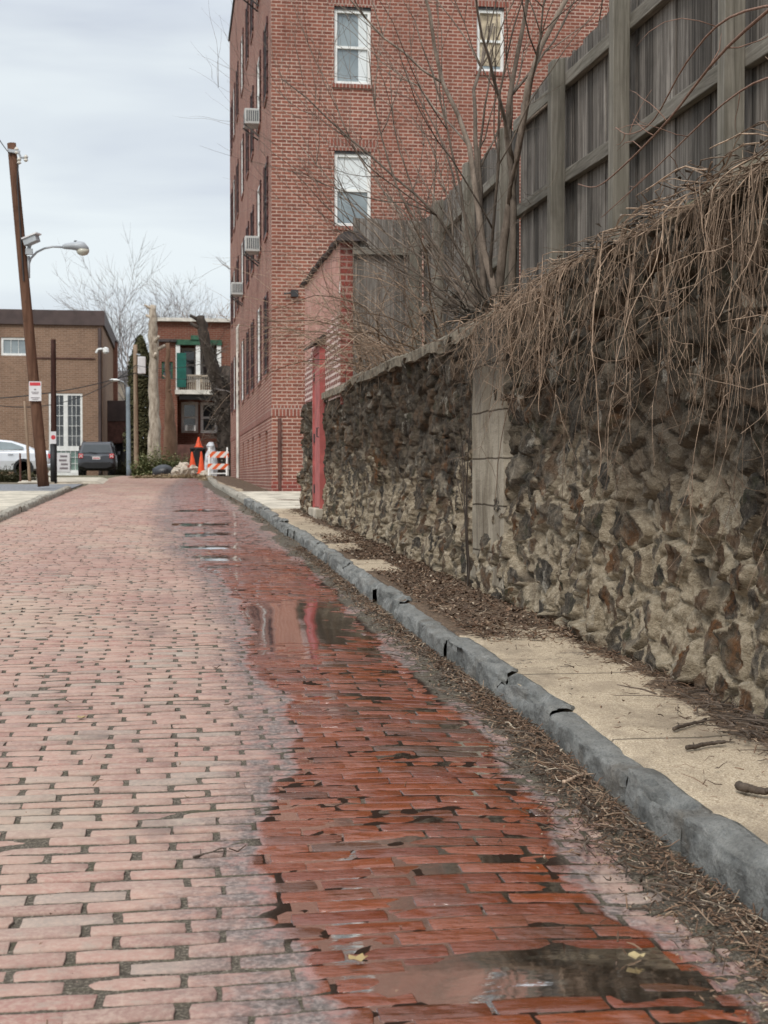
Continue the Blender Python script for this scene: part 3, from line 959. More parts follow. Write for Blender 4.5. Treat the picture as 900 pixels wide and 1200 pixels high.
# body behind the face, in two lengths either side of the door
b = MB()
for (a0, a1) in ((2.5, 18.52), (19.5, 20.95)):
    b.hexa([(wall_x(a0) + .05, a0, 0.0), (wall_x(a0) + .5, a0, 0.0), (wall_x(a1) + .32, a1, .2), (wall_x(a1) + .05, a1, .2),
            (wall_x(a0) + .05, a0, 2.28), (wall_x(a0) + .5, a0, 2.28), (wall_x(a1) + .32, a1, 2.2), (wall_x(a1) + .05, a1, 2.2)])
b.build('wall_core', 'mortar', wall)
# crumbling mortar cap along the far half
b = MB()
n = 60
rings = []
for i in range(n):
    y = 9.6 + (18.45 - 9.6) * i / (n - 1)
    z = float(wall_top(y)); j = mn.noise(Vector((y * 2.2, 0, 0))) * .03; k = mn.noise(Vector((y * 5, 3, 0))) * .03
    x = wall_x(y)
    rings.append([(x - .06 + j, y, z - .05 + k), (x + .3, y, z - .06), (x + .3, y, z + .05), (x + .02, y, z + .075 + j), (x - .065 + k, y, z + .03)])
b.rings(rings)
b.build('cap', 'mortar', wall)
# rendered concrete pilaster with its foot block
pl = MB()
rings = []
for i in range(22):
    t = i / 21
    z = g(10) + .2 + t * (2.27 - g(10) - .2)
    j = [mn.noise(Vector((z * 4, q * 3.7, 1))) * .022 for q in range(4)]
    rings.append([(wall_x(9.0) - .068, 9.05 + j[0] * 1.6, z), (wall_x(9.0) + .2, 9.02, z), (wall_x(9.95) + .2, 10.0, z), (wall_x(9.95) - .068, 9.92 + j[1] * 1.6, z), (wall_x(9.5) - .073 + j[2] * .4, 9.5, z)])
pl.rings(rings)
pil = pl.build('pilaster', 'pilaster', wall)
fb = MB()
fb.hexa([(wall_x(9) - .11, 8.85, g(9) + .17), (wall_x(9) + .1, 8.75, g(9) + .17), (wall_x(10) + .1, 10.1, g(10.5) + .15), (wall_x(10) - .10, 10.05, g(10.5) + .15),
         (wall_x(9) - .09, 8.85, g(9) + .31), (wall_x(9) + .1, 8.75, g(9) + .31), (wall_x(10) + .1, 10.1, g(10.5) + .27), (wall_x(10) - .085, 10.05, g(10.5) + .27)])
fb.build('foot_block', 'pilaster', wall, bevel=.02)

# ------------------------------------------------------------------ washed pink brick wall on top, with the red door below
bw = thing('brick_garden_wall', (2.1, 19, g(19)), 'tall pink washed brick wall with dark tile coping above red door', 'wall')
X0, X1 = 2.02, 2.26


def skew(p):
    """the brick wall leans along with the rubble wall's line"""
    return (p[0] - (p[1] - 17.0) * .018, p[1], p[2])


b = MB()
for (a0, a1, z0, z1) in ((17.07, 18.55, 2.20, 4.08), (19.47, 20.93, 2.20, 4.08), (18.55, 19.47, 2.98, 4.08)):
    b.hexa([skew(p) for p in ((X0, a0, z0), (X1, a0, z0), (X1, a1, z0), (X0, a1, z0), (X0, a0, z1), (X1, a0, z1), (X1, a1, z1), (X0, a1, z1))])
b.build('wall_face', 'pink_brick', bw)
b = MB()
b.box(2.025, 2.255, 17.02, 17.066, 2.1, 4.075)
b.build('end_face', 'pier_brick', bw)
cp = MB()
y = 16.9
while y < 21.0:
    L = random.uniform(.2, .25)
    xm = (X0 + X1) / 2 - (y - 17) * .018
    zj = random.gauss(0, .012)
    ring = []
    for e in (y, y + L - .02):
        w = .2 if e == y else .175
        ring.append([(xm - w, e, 4.07 + zj), (xm + w, e, 4.07 + zj), (xm + w * .8, e, 4.13 + zj), (xm + w * .35, e, 4.185 + zj), (xm - w * .35, e, 4.185 + zj), (xm - w * .8, e, 4.13 + zj)])
    cp.rings(ring)
    y += L
cp.build('coping', 'slate', bw)
dr = MB(); dr.box(1.94, 1.985, 18.6, 19.43, .80, 2.88)
door = dr.build('door', 'red_door', bw, bevel=.006)
h = MB()
for z in (1.05, 1.75, 2.6):
    h.box(1.925, 1.945, 19.36, 19.46, z - .06, z + .06)
h.build('hinge', 'dark_metal', door)
h = MB(); h.tube([(1.93, 18.68, 1.75), (1.90, 18.68, 1.75), (1.90, 18.68, 1.87), (1.93, 18.68, 1.87)], .01)
h.build('handle', 'dark_metal', door)
b = MB()
b.box(1.92, 2.0, 18.52, 18.60, .78, 2.96); b.box(1.92, 2.0, 19.43, 19.5, .78, 2.96); b.box(1.92, 2.0, 18.60, 19.43, 2.88, 2.96)
b.build('door_frame', 'red_door', bw)
b = MB()
b.hexa([(1.83, 18.42, 2.97), (2.02, 18.42, 3.06), (2.0, 19.6, 3.06), (1.81, 19.6, 2.97), (1.83, 18.42, 3.0), (2.02, 18.42, 3.14), (2.0, 19.6, 3.14), (1.81, 19.6, 3.0)])
b.build('door_hood', 'slate', bw)
b = MB()
b.box(1.86, 2.05, 18.45, 19.5, .60, .79)
b.build('door_step', 'concrete', bw, bevel=.015)

# ------------------------------------------------------------------ raised yard behind the wall
ys = np.arange(0, 17.2, .25); xs = np.array([2.3, 2.45, 2.6, 2.8, 3.0, 3.5, 5, 8, 14.])
YY, XX = np.meshgrid(ys, xs, indexing='ij')
ZZ = 2.26 + .48 * sstep(2.4, 2.95, XX) * sstep(15.5, 11, YY) + .1 * sstep(9, 6, YY) + .05 * fbm(XX * 3, YY * 3, 120)
tag(mesh_np('yard_ground', np.stack([XX, YY, ZZ], -1).reshape(-1, 3), grid_faces(len(ys), len(xs))[:, ::-1], 'earth'), kind='structure')
ys = np.arange(17.2, 29.4, .6); xs = np.array([2.6, 4, 8, 14.])

# ------------------------------------------------------------------ board fences on the raised yard
def fence(name, A, B, posts, base, top, label, rails, seed, board_w=.14):
    """boards run from A to B (plan points); rails and posts stand on the street side"""
    r = random.Random(seed)
    A, B = Vector((*A, 0)), Vector((*B, 0))
    d = (B - A).normalized(); nrm = Vector((d.y, -d.x, 0))
    if nrm.x > 0 and abs(nrm.x) > .5 or (abs(nrm.x) <= .5 and nrm.y > 0):
        nrm = -nrm
    L = (B - A).length
    root = thing(name, (A.x, A.y, base(0)), label, 'fence')
    stops = [0] + list(posts) + [L]
    for i in range(len(stops) - 1):
        s, e = stops[i], stops[i + 1]
        if e - s < .2:
            continue
        m = MB()
        q = s + .01
        while q < e - .02:
            w = min(board_w + r.uniform(-.02, .015), e - q)
            gap = .004 + (.01 if r.random() < .15 else 0)
            o = r.gauss(0, .004); tz = r.gauss(0, .012); ln = r.gauss(0, .004)
            a = A + d * q; c = A + d * (q + w - gap)
            th = nrm * .02
            z0, z1a, z1b = base(q) - .1, top(q) + tz, top(q + w) + tz
            a0, c0 = a + nrm * o, c + nrm * (o + ln)
            m.cr = r.random()
            m.hexa([(*a0.xy, z0), (*c0.xy, z0), (*(c0 - th).xy, z0), (*(a0 - th).xy, z0), (*a0.xy, z1a), (*c0.xy, z1b), (*(c0 - th).xy, z1b), (*(a0 - th).xy, z1a)])
            q += w
        m.build('board_panel', 'board', root)
    for (zf, hh) in rails:
        for i in range(len(stops) - 1):
            s, e = stops[i], stops[i + 1]
            if e - s < .2:
                continue
            m = MB(r.random())
            p = A + d * s + nrm * .038; q = A + d * e + nrm * .038
            m.bar((p.x, p.y, zf(s) + r.gauss(0, .01)), (q.x, q.y, zf(e) + r.gauss(0, .01)), .055, hh)
            m.build('rail', 'rail', root, bevel=.006)
    for s in posts:
        m = MB(r.random())
        p = A + d * s + nrm * .12
        z0, z1 = base(s) - .3, top(s) + r.uniform(-.14, .0)
        lean = r.gauss(0, .012)
        w = .112
        u = d * w / 2; v = nrm * w / 2
        c = [p - u - v, p + u - v, p + u + v, p - u + v]
        tw = d * lean
        m.hexa([(*k.xy, z0) for k in c] + [(*(k + tw).xy, z1 + (.02 if j in (0, 1) else -.01)) for j, k in enumerate(c)])
        m.build('post', 'post', root, bevel=.008)
    return root


FX = 3.02
# near, taller run beside the wall; distances are measured from its near end (y = 3.2)
fence('board_fence', (FX, 3.2), (FX, 12.05), [.5, 2.15, 3.85, 5.72, 7.25], lambda s: 2.62 + .02 * s, lambda s: 4.42 + .004 * s,
      'tall weathered grey board fence with greenish posts above the vine hung wall',
      [(lambda s: 3.29 + .027 * s, .10), (lambda s: 4.02 + .027 * s, .10)], 3)
fence('board_fence', (FX, 12.07), (FX, 16.9), [.06, 1.6, 3.2, 4.78], lambda s: 2.55 - .05 * s, lambda s: 4.34 + .0 * s,
      'lower grey board fence run with dark gaps behind the bare shrub', [(lambda s: 3.2, .09), (lambda s: 3.98, .09)], 5)
fence('board_fence', (2.16, 16.97), (FX, 16.97), [.78], lambda s: 2.2, lambda s: 4.36,
      'short dark board fence end facing the street beside the brick wall', [(lambda s: 3.95, .09)], 6, .16)

# ------------------------------------------------------------------ dead vines hanging over the wall
def curve_pts(p, d, length, n, wob, gravity, r, limit=None):
    pts = [Vector(p)]
    d = Vector(d).normalized()
    st = length / n
    for i in range(n):
        d = d + Vector((r.gauss(0, wob), r.gauss(0, wob), r.gauss(0, wob))) + Vector((0, 0, -gravity))
        d.normalize()
        q = pts[-1] + d * st
        if limit:
            q = limit(q)
        pts.append(q)
    return pts


def off_wall(q):
    """keep a hanging stem just clear of the stones"""
    if q.z < 2.42:
        m = wall_x(q.y) - .055 - .035 * mn.noise(Vector((q.y * 6, q.z * 3, 0)))
        if q.x > m:
            q.x = m
    return q


r = random.Random(11)
vm = MB()


def vine_len(y):
    return np.interp(y, [3, 5, 6.5, 8, 9.0, 10, 11.5], [1.3, 1.2, .98, .75, .5, .28, .15])


for i in range(360):
    y = 3.0 + 7.0 * r.random() ** 1.5
    z = float(wall_top(y))
    L = vine_len(y) * r.uniform(.25, 1.35) * (1.15 if r.random() < .12 else .85)
    sx = wall_x(y) + r.uniform(-.02, .3)
    start = (sx, y, z + r.uniform(.0, .07))
    pts = curve_pts(start, (-.9, r.gauss(0, .6), r.uniform(-.1, .2)), .20 + .1 * r.random(), 4, .2, .22, r, off_wall)
    d = Vector((-.12, r.gauss(0, .22), -1))
    n = max(5, int(L / .07))
    pts += curve_pts(pts[-1], d, L, n, .12, .12, r, off_wall)[1:]
    r0 = r.choice((.0014, .0018, .0022, .0022, .003, .0044))
    rad = [r0 * (1 - .6 * k / len(pts)) for k in range(len(pts))]
    vm.cr = r.random() ** 1.2
    vm.tube(pts, rad, 4)
    # rootlets off the stem
    for q in range(r.randint(1, 5)):
        k = r.randrange(2, len(pts) - 1)
        vm.tube(curve_pts(pts[k], (r.gauss(0, .4), r.gauss(0, .8), -.7), r.uniform(.1, .45), 5, .3, .08, r, off_wall), [.0018, .0016, .0015, .0013, .0011, .001], 3)
# matted stems lying along the top of the wall
for i in range(210):
    y = 3.2 + 7.4 * r.random()
    z = float(wall_top(y)) + r.uniform(.0, .07)
    pts = [Vector((wall_x(y) + r.uniform(-.10, .25), y, z))]
    d = Vector((r.gauss(0, .3), r.choice((-1, 1)), 0))
    for k in range(10):
        d += Vector((r.gauss(0, .25), r.gauss(0, .2), r.gauss(0, .2)))
        d.normalize()
        q = pts[-1] + d * .08
        q.z = min(max(q.z, float(wall_top(q.y)) + .01), float(wall_top(q.y)) + .10)
        q.x = min(max(q.x, wall_x(q.y) - .14), wall_x(q.y) + .4)
        pts.append(q)
    vm.cr = r.random()
    vm.tube(pts, r.choice((.002, .003, .004)), 4)
tag(vm.build('dead_vines', 'vine', org=(2.3, 7, 2.3)), 'tangled dry brown vine stems hanging over the top of the rubble wall', 'vine', kind='stuff')

# dry leaves caught in the vines along the wall top
def scraps(m, pos, size, r, up=(0, 0, 1)):
    """a curled dead leaf: two bent triangles"""
    a = r.uniform(0, 6.283)
    u = Vector((math.cos(a), math.sin(a), r.gauss(0, .35))).normalized()
    w = u.cross(Vector(up)).normalized()
    n = w.cross(u)
    p = Vector(pos)
    l, wd = size * r.uniform(.6, 1.2), size * r.uniform(.25, .6)
    c = r.uniform(-.1, .5) * size
    m.face([p - u * l, p - w * wd + n * c, p + u * l * .8, p + n * c * .2])
    m.face([p - u * l, p + n * c * .2, p + u * l * .8, p + w * wd + n * c * .8])


lm = MB()
for i in range(520):
    y = 3.2 + 6.6 * r.random()
    up_ = r.random() < .55
    scraps(lm, (wall_x(y) + (r.uniform(-.1, .12) if up_ else r.uniform(-.17, -.1)), y, float(wall_top(y)) + (r.uniform(.0, .12) if up_ else -r.random() * vine_len(y) * .8)), r.uniform(.018, .036), r)
tag(lm.build('dead_leaves', 'ivy', org=(2.3, 6, 2.4)), 'curled brown leaves caught along the vine covered wall top', 'leaves', kind='stuff')

# bare reddish canes arching in front of the fence
for pts, rad in (([(2.55, 4.6, 3.0), (2.5, 5.2, 3.16), (2.45, 6.0, 3.12), (2.5, 6.9, 3.02), (2.55, 7.8, 2.98), (2.62, 8.5, 3.02), (2.65, 9.0, 3.14)], .009),
                 ([(2.5, 4.5, 2.75), (2.45, 5.2, 3.05), (2.42, 5.9, 3.22), (2.45, 6.5, 3.2), (2.5, 7.1, 3.08), (2.5, 7.5, 3.1), (2.5, 7.75, 3.2)], .007),
                 ([(2.5, 4.7, 2.6), (2.4, 5.3, 2.8), (2.36, 5.8, 2.82), (2.32, 6.6, 2.7), (2.28, 7.3, 2.6)], .006)):
    c = MB(.6)
    P = [Vector(p) for p in pts]
    fine = []
    for k in range(len(P) - 1):
        p0, p1, p2, p3 = P[max(k - 1, 0)], P[k], P[k + 1], P[min(k + 2, len(P) - 1)]
        for t in (0, .25, .5, .75):
            fine.append(.5 * ((2 * p1) + (p2 - p0) * t + (2 * p0 - 5 * p1 + 4 * p2 - p3) * t * t + (3 * p1 - p0 - 3 * p2 + p3) * t ** 3))
    fine.append(P[-1])
    c.tube(fine, [rad * (1 - .7 * i / len(fine)) for i in range(len(fine))], 6)
    for q in range(5):
        k = r.randrange(4, len(fine) - 2)
        c.tube(curve_pts(fine[k], (r.gauss(-.2, .4), r.uniform(-.2, 1), r.gauss(.2, .5)), r.uniform(.15, .5), 5, .2, -.03, r), [rad * .4, rad * .35, rad * .3, rad * .25, rad * .2, rad * .12], 4)
    o = c.build('bare_cane', 'cane', org=fine[0], smooth=True)
    tag(o, {.009: 'longest reddish bare cane arching low across the grey fence', .007: 'short upper bare cane hooking up before the fence boards', .006: 'thin bare cane curling just above the vine mat'}[rad], 'cane')


# ------------------------------------------------------------------ bare shrub and trees
def grow(m, p, d, length, rad, depth, r, spread=.5, lift=.05, n=6, kids=(3, 5), sides=5, taper=.75, wob=.09, minr=.0016):
    """a stem that wanders, thins and throws side stems"""
    pts = [Vector(p)]
    d = Vector(d).normalized()
    dirs = [d]
    for i in range(n):
        d = (d + Vector((r.gauss(0, wob), r.gauss(0, wob), r.gauss(0, wob) + lift))).normalized()
        pts.append(pts[-1] + d * length / n)
        dirs.append(d)
    rads = [rad * (1 - taper * i / n) for i in range(n + 1)]
    tgt = m[0] if depth == m[2] else m[1]
    tgt.cr = r.random()
    tgt.tube(pts, rads, sides if depth > 1 else max(3, sides - 2))
    if depth <= 0:
        return
    for k in range(r.randint(*kids)):
        i = r.randrange(max(1, n // 3), n + 1)
        a = dirs[i].orthogonal().normalized()
        a.rotate(__import__('mathutils').Quaternion(dirs[i], r.uniform(0, 6.283)))
        nd = (dirs[i] + a * r.uniform(spread * .6, spread * 1.5)).normalized()
        grow(m, pts[i], nd, length * r.uniform(.4, .75), max(rads[i] * .62, minr), depth - 1, r, spread, lift, max(3, n - 1), kids, sides, taper, wob, minr)


r = random.Random(23)
sh = thing('bare_shrub', (2.5, 11.0, 2.5), 'large leafless multi-stemmed shrub leaning out from the fence over the wall', 'shrub')
tm, bm_ = MB(), MB()
base = Vector((2.52, 11.0, 2.45))
stems = [((-.02, -.1, 1), 3.6, .05), ((.05, .05, 1), 3.4, .042), ((-.05, .25, 1), 3.2, .038), ((-.14, -.05, 1), 3.3, .04), ((.02, -.28, 1), 2.9, .03),
         ((-.32, .2, 1), 2.7, .03), ((-.42, -.1, 1), 2.8, .03), ((-.55, .3, .95), 2.5, .026), ((-.7, 0, .9), 2.5, .024), ((-.75, .5, .7), 2.3, .022),
         ((-.9, .2, .65), 2.1, .02), ((-.8, .9, .45), 2.1, .02), ((-.9, -.1, .42), 2.0, .018), ((-.6, 1.2, .5), 2.2, .02), ((-1, .6, .28), 1.7, .016),
         ((-.35, 1.3, .7), 2.5, .022), ((-.2, .9, 1), 2.7, .024), ((-.55, .9, .15), 1.5, .014), ((-1, .1, .1), 1.1, .012), ((-.2, .5, 1), 3.2, .032), ((-.4, .6, .9), 2.9, .026)]
n_main = len(stems)
for k_ in range(11):
    stems.append(((-r.uniform(.1, 1), r.uniform(-.5, .8), r.uniform(.15, 1)), r.uniform(1.1, 2.3), r.uniform(.010, .016)))
for k_, (d, L, rd) in enumerate(stems):
    p = base + Vector((r.gauss(0, .07), r.gauss(0, .10), 0))
    L *= .92 if d[0] < -.3 and k_ < n_main else .72 if d[0] < -.3 else .95
    grow((tm, bm_, 2), p, d, L, rd * (.8 if rd > .037 else .5), 2, r, .75 if k_ >= n_main else .6, .03, 11, (4, 6), 6, .72, .10 if k_ < n_main else .19)
tm.build('trunk', 'shrub_bark', sh, smooth=True)
bm_.build('crown', 'shrub_bark', sh, smooth=True)
# second, smaller tangle growing in front of the fence end
sh2 = thing('bare_shrub', (2.4, 14.8, 2.4), 'low tangled leafless brambles on the wall top before the brick pier', 'shrub')
tm, bm_ = MB(), MB()
for i in range(84):
    y = r.uniform(11.4, 16.3)
    grow((tm, bm_, 1), (wall_x(y) + r.uniform(.02, .35), y, 2.3), (r.uniform(-.7, .15), r.uniform(-.8, .8), r.uniform(.25, 1)), r.uniform(.8, 2.1), r.uniform(.006, .011), 1, r, .7, -.07, 9, (3, 6), 4, .7, .13)
tm.build('trunk', 'vine', sh2)
bm_.build('crown', 'vine', sh2)
# dark root clump of the shrub
rc = MB()
for i in range(150):
    a = r.uniform(0, 6.283)
    p = base + Vector((math.cos(a) * .12, math.sin(a) * .25, .02))
    rc.tube(curve_pts(p, (math.cos(a) - .5, math.sin(a), r.uniform(-.1, .7)), r.uniform(.2, .55), 6, .35, .05, r), [.008, .007, .006, .005, .004, .003, .002], 4)
rc.build('root_clump', 'ivy', sh)
# a young bare sapling against the pilaster
sp = thing('bare_sapling', (2.05, 9.75, g(9.75) + .1), 'thin dark bare sapling growing up the pilaster', 'sapling')
tm, bm_ = MB(), MB()
for d, L in (((-.02, -.02, 1), 1.25), ((.02, .08, 1), .9), ((-.03, -.25, 1), 1.0)):
    grow((tm, bm_, 1), (2.07, 9.75, g(9.75) + .12), d, L, .009, 1, r, .3, .0, 7, (1, 3), 5, .6, .05)
tm.build('trunk', 'dark_trunk', sp); bm_.build('crown', 'dark_trunk', sp)

# ------------------------------------------------------------------ leaf litter, twigs and sticks
r = random.Random(5)
lt = MB()


def dirtz(x, y, street):
    return g(y) + (float(swell(x, y)) + .006 if street else .104)


def litter(n, fy, fx, street, s0=.010, s1=.028):
    for i in range(n):
        y = fy()
        x = fx(y)
        h = abs(r.gauss(0, .008)) + .004
        if r.random() < .78:
            scraps(lt, (x, y, dirtz(x, y, street) + h), r.uniform(s0, s1), r)
        else:
            a = r.uniform(0, 3.1416)
            L = r.uniform(.015, .075)
            p = Vector((x, y, dirtz(x, y, street) + h + .004))
            e = p + Vector((math.cos(a) * L, math.sin(a) * L, r.gauss(0, .012)))
            rr_ = r.uniform(.0008, .0024)
            lt.tube([p, (p + e) / 2 + Vector((0, 0, r.gauss(0, .006))), e], [rr_, rr_, rr_ * .6], 4)


def gutter_x(y):
    w = .14 + .10 * max(0, mn.noise(Vector((y * .9, 3, 0)))) + (.07 if y < 4.6 else 0)
    return kerb_x(y) - abs(r.gauss(0, w * .55)) - .005


litter(6500, lambda: 2.6 + 3.4 * r.random(), gutter_x, True, .004, .014)
litter(5200, lambda: 6 + 9 * r.random() ** 1.3, gutter_x, True, .006, .019)
litter(500, lambda: 15 + 15 * r.random(), gutter_x, True, .012, .03)


def pave_x(y):
    for _ in range(40):
        x = r.uniform(kerb_x(y) + .17, wall_x(y) - .05)
        if r.random() < float(litter_density(x, y)) + .03:
            return x
    return wall_x(y) - r.uniform(.05, .2)


litter(3200, lambda: r.uniform(3.0, 7.6), pave_x, False, .004, .014)
litter(7500, lambda: r.uniform(7.2, 15.5), pave_x, False, .008, .030)
litter(700, lambda: r.uniform(15.5, 21), pave_x, False, .012, .03)
litter(650, lambda: r.uniform(2.5, 14), lambda y: r.uniform(-2.0, 1.3), True, .003, .008)
tag(lt.build('leaf_litter', 'litter', org=(1.4, 6, .2)), 'brown leaf crumbs and twigs strewn along gutter and pavement', 'litter', kind='stuff')

tw = MB()
for i in range(330):
    y = r.gauss(4.85, .42) if i < 230 else r.uniform(3.2, 8.0)
    x = wall_x(y) - abs(r.gauss(0, .13)) - .02 if i < 230 else kerb_x(y) - abs(r.gauss(0, .14))
    z = dirtz(x, y, i >= 230) + abs(r.gauss(0, .012)) + .006
    a = r.gauss(1.9, .7); L = r.uniform(.05, .24)
    p = Vector((x, y, z)); e = p + Vector((math.cos(a) * L, math.sin(a) * L, r.gauss(0, .015)))
    w_ = r.uniform(.0015, .004)
    tw.tube([p, p.lerp(e, .35) + Vector((r.gauss(0, .008), 0, .006)), p.lerp(e, .7) + Vector((r.gauss(0, .008), 0, .004)), e], [w_, w_, w_ * .8, w_ * .5], 5)
tag(tw.build('twig_litter', 'stick', org=(2.1, 5, .3)), 'dark dead twigs piled at the wall foot and along the gutter', 'twigs', kind='stuff')

# larger sticks and fallen leaves
STK = [((865, 928), (905, 936), .0165, 'thickest broken stick lying on the sand coloured pavement'),
       ((806, 880), (850, 872), .010, 'middle stick lying between two others on the pavement'),
       ((788, 856), (828, 845), .0085, 'dark slim stick farthest back on the bare pavement'),
       ((660, 919), (688, 908), .008, 'pale forked twig lying in the gutter by the kerb'),
       ((838, 828), (900, 838), .007, 'long thin twig at the foot of the rubble wall'),
       ((228, 1006), (262, 996), .004, 'small dark twig lying on the damp bricks')]


def on_ground(x, y, off):
    a = at(x, y, 1.0) - Vector((0, 0, EYE))
    lo = 1.0
    while lo < 80 and EYE + a.z * lo > g(lo) + off:
        lo += .004
    return Vector((a.x * lo, lo, EYE + a.z * lo))


for a, c, rd, lab in STK:
    pave = rd in (.0165, .010, .0085, .007)
    p, q = on_ground(*a, .102 if pave else .0), on_ground(*c, .102 if pave else .0)
    m = MB(.3 if rd != .008 else 1.0)
    pts = [p.lerp(q, t) + Vector((r.gauss(0, .7), r.gauss(0, .7), 0)) * rd + Vector((0, 0, rd)) for t in (0, .2, .4, .6, .8, 1)]
    fine_ = [pts[int(k)].lerp(pts[min(int(k) + 1, 5)], k % 1) + Vector((r.gauss(0, .1), r.gauss(0, .1), r.gauss(0, .1))) * rd for k in [i * .25 for i in range(21)]]
    m.tube([fine_[0] + (fine_[0] - fine_[1]) * .4] + fine_ + [fine_[-1] + (q - p) * .05], [rd * .3] + [rd * (.9 + .10 * mn.noise(Vector((i * .3, rd * 900, 0)))) * (1 - .3 * i / 20) for i in range(21)] + [rd * .12], 8)
    m.tube([pts[3], pts[3] + (q - p) * .2 + Vector((.02, -.03, .006)), pts[3] + (q - p) * .42 + Vector((.02, -.05, .004))], [rd * .5, rd * .35, rd * .12], 5)
    m.tube([pts[1], pts[1] + (q - p) * .12 + Vector((-.01, .035, .006))], [rd * .45, rd * .15], 5)
    tag(m.build('fallen_stick', 'stick' if rd != .008 else 'vine', org=p, smooth=True), lab, 'stick')
for (x, y, s, lab) in ((418, 1126, .019, 'yellow brown leaf lying on the wet bricks at the street centre'), (745, 1123, .018, 'pale yellow leaf lying beside the brown puddle'), (95, 842, .016, 'small yellow leaf lying on the dry bricks')):
    p = on_ground(x, y, .004)
    m = MB(r.random())
    n = 9
    a0 = r.uniform(0, 6)
    ring = [p + Vector((math.cos(a0 + 6.283 * k / n) * s * (1 + .35 * (k % 2)), math.sin(a0 + 6.283 * k / n) * s * (.7 + .3 * (k % 3)), .006 + .005 * (k % 2))) for k in range(n)]
    for k in range(n):
        m.face([p + Vector((0, 0, .003)), ring[k], ring[(k + 1) % n]], m.cr)
    m.tube([p, p + Vector((s * 1.4, .4 * s, .008))], .0012, 4)
    tag(m.build('fallen_leaf', 'yellow_leaf', org=p), lab, 'leaf')
# dry grass at the left edge of the street and along the left kerb
gr = MB()
for i in range(1500):
    y = r.uniform(15, 19.2); x = -2.38 - abs(r.gauss(0, .5)) + .08
    p = Vector((x, y, g(y) + .01))
    a = r.uniform(0, 6.283); h = r.uniform(.04, .14)
    t = p + Vector((math.cos(a) * h * .8, math.sin(a) * h * .8, h))
    w = Vector((math.sin(a), -math.cos(a), 0)) * .004
    gr.face([p - w, p + w, t])
tag(gr.build('dry_grass', 'straw', org=(-2.6, 17, .6)), 'dry straw coloured grass at the near end of the left pavement', 'grass', kind='stuff')
# ------------------------------------------------------------------ wall panels with real openings
def holed(mb, P, u0, u1, v0, v1, holes, depth, back=True):
    """a wall face in its own (u, v, inwards) frame with openings and their reveals"""
    us = sorted({u0, u1, *[h[0] for h in holes], *[h[1] for h in holes]})
    vs = sorted({v0, v1, *[h[2] for h in holes], *[h[3] for h in holes]})
    us = [u for u in us if u0 <= u <= u1]; vs = [v for v in vs if v0 <= v <= v1]
    for i in range(len(us) - 1):
        for j in range(len(vs) - 1):
            cu, cv = (us[i] + us[i + 1]) / 2, (vs[j] + vs[j + 1]) / 2
            if any(h[0] < cu < h[1] and h[2] < cv < h[3] for h in holes):
                continue
            mb.face([P(us[i], vs[j], 0), P(us[i + 1], vs[j], 0), P(us[i + 1], vs[j + 1], 0), P(us[i], vs[j + 1], 0)])
    for (a, b, c, d) in holes:
        for (p, q) in (((a, c), (b, c)), ((b, c), (b, d)), ((b, d), (a, d)), ((a, d), (a, c))):
            mb.face([P(*p, 0), P(*p, depth), P(*q, depth), P(*q, 0)])


def pbox(mb, P, u0, u1, v0, v1, d0, d1):
    mb.hexa([P(u0, v0, d0), P(u1, v0, d0), P(u1, v0, d1), P(u0, v0, d1), P(u0, v1, d0), P(u1, v1, d0), P(u1, v1, d1), P(u0, v1, d1)])


def window(parent, P, u0, u1, v0, v1, depth, frame='white', pane='dark_pane', fw=.06, split=True, muntins=(0, 0), shade=0.0, name='window', shade_mat='shade', sash_gap=.03):
    m = MB()
    d0, d1 = depth - .05, depth + .03
    pbox(m, P, u0, u0 + fw, v0, v1, d0, d1); pbox(m, P, u1 - fw, u1, v0, v1, d0, d1)
    pbox(m, P, u0 + fw, u1 - fw, v0, v0 + fw, d0 - .01, d1); pbox(m, P, u0 + fw, u1 - fw, v1 - fw, v1, d0, d1)
    if split:
        vm_ = (v0 + v1) / 2
        pbox(m, P, u0 + fw, u1 - fw, vm_ - fw * .4, vm_ + fw * .4, d0 + .012, d1)
    nu, nv = muntins
    for i in range(1, nu):
        u = u0 + fw + (u1 - u0 - 2 * fw) * i / nu
        pbox(m, P, u - .011, u + .011, v0 + fw, v1 - fw, d0 + .028, d1)
    for i in range(1, nv):
        v = v0 + fw + (v1 - v0 - 2 * fw) * i / nv
        pbox(m, P, u0 + fw, u1 - fw, v - .011, v + .011, d0 + .03, d1)
    f = m.build(name, frame, parent)
    g_ = MB()
    g_.face([P(u0 + fw * .9, v0 + fw * .9, depth + .012), P(u1 - fw * .9, v0 + fw * .9, depth + .012), P(u1 - fw * .9, v1 - fw * .9, depth + .012), P(u0 + fw * .9, v1 - fw * .9, depth + .012)])
    g_.build('pane', pane, f)
    if shade:
        s = MB()
        vs = v1 - fw - (v1 - v0 - 2 * fw) * shade
        pbox(s, P, u0 + fw, u1 - fw, vs, v1 - fw, depth - .002, depth + .008)
        s.build('shade', shade_mat, f)
    return f


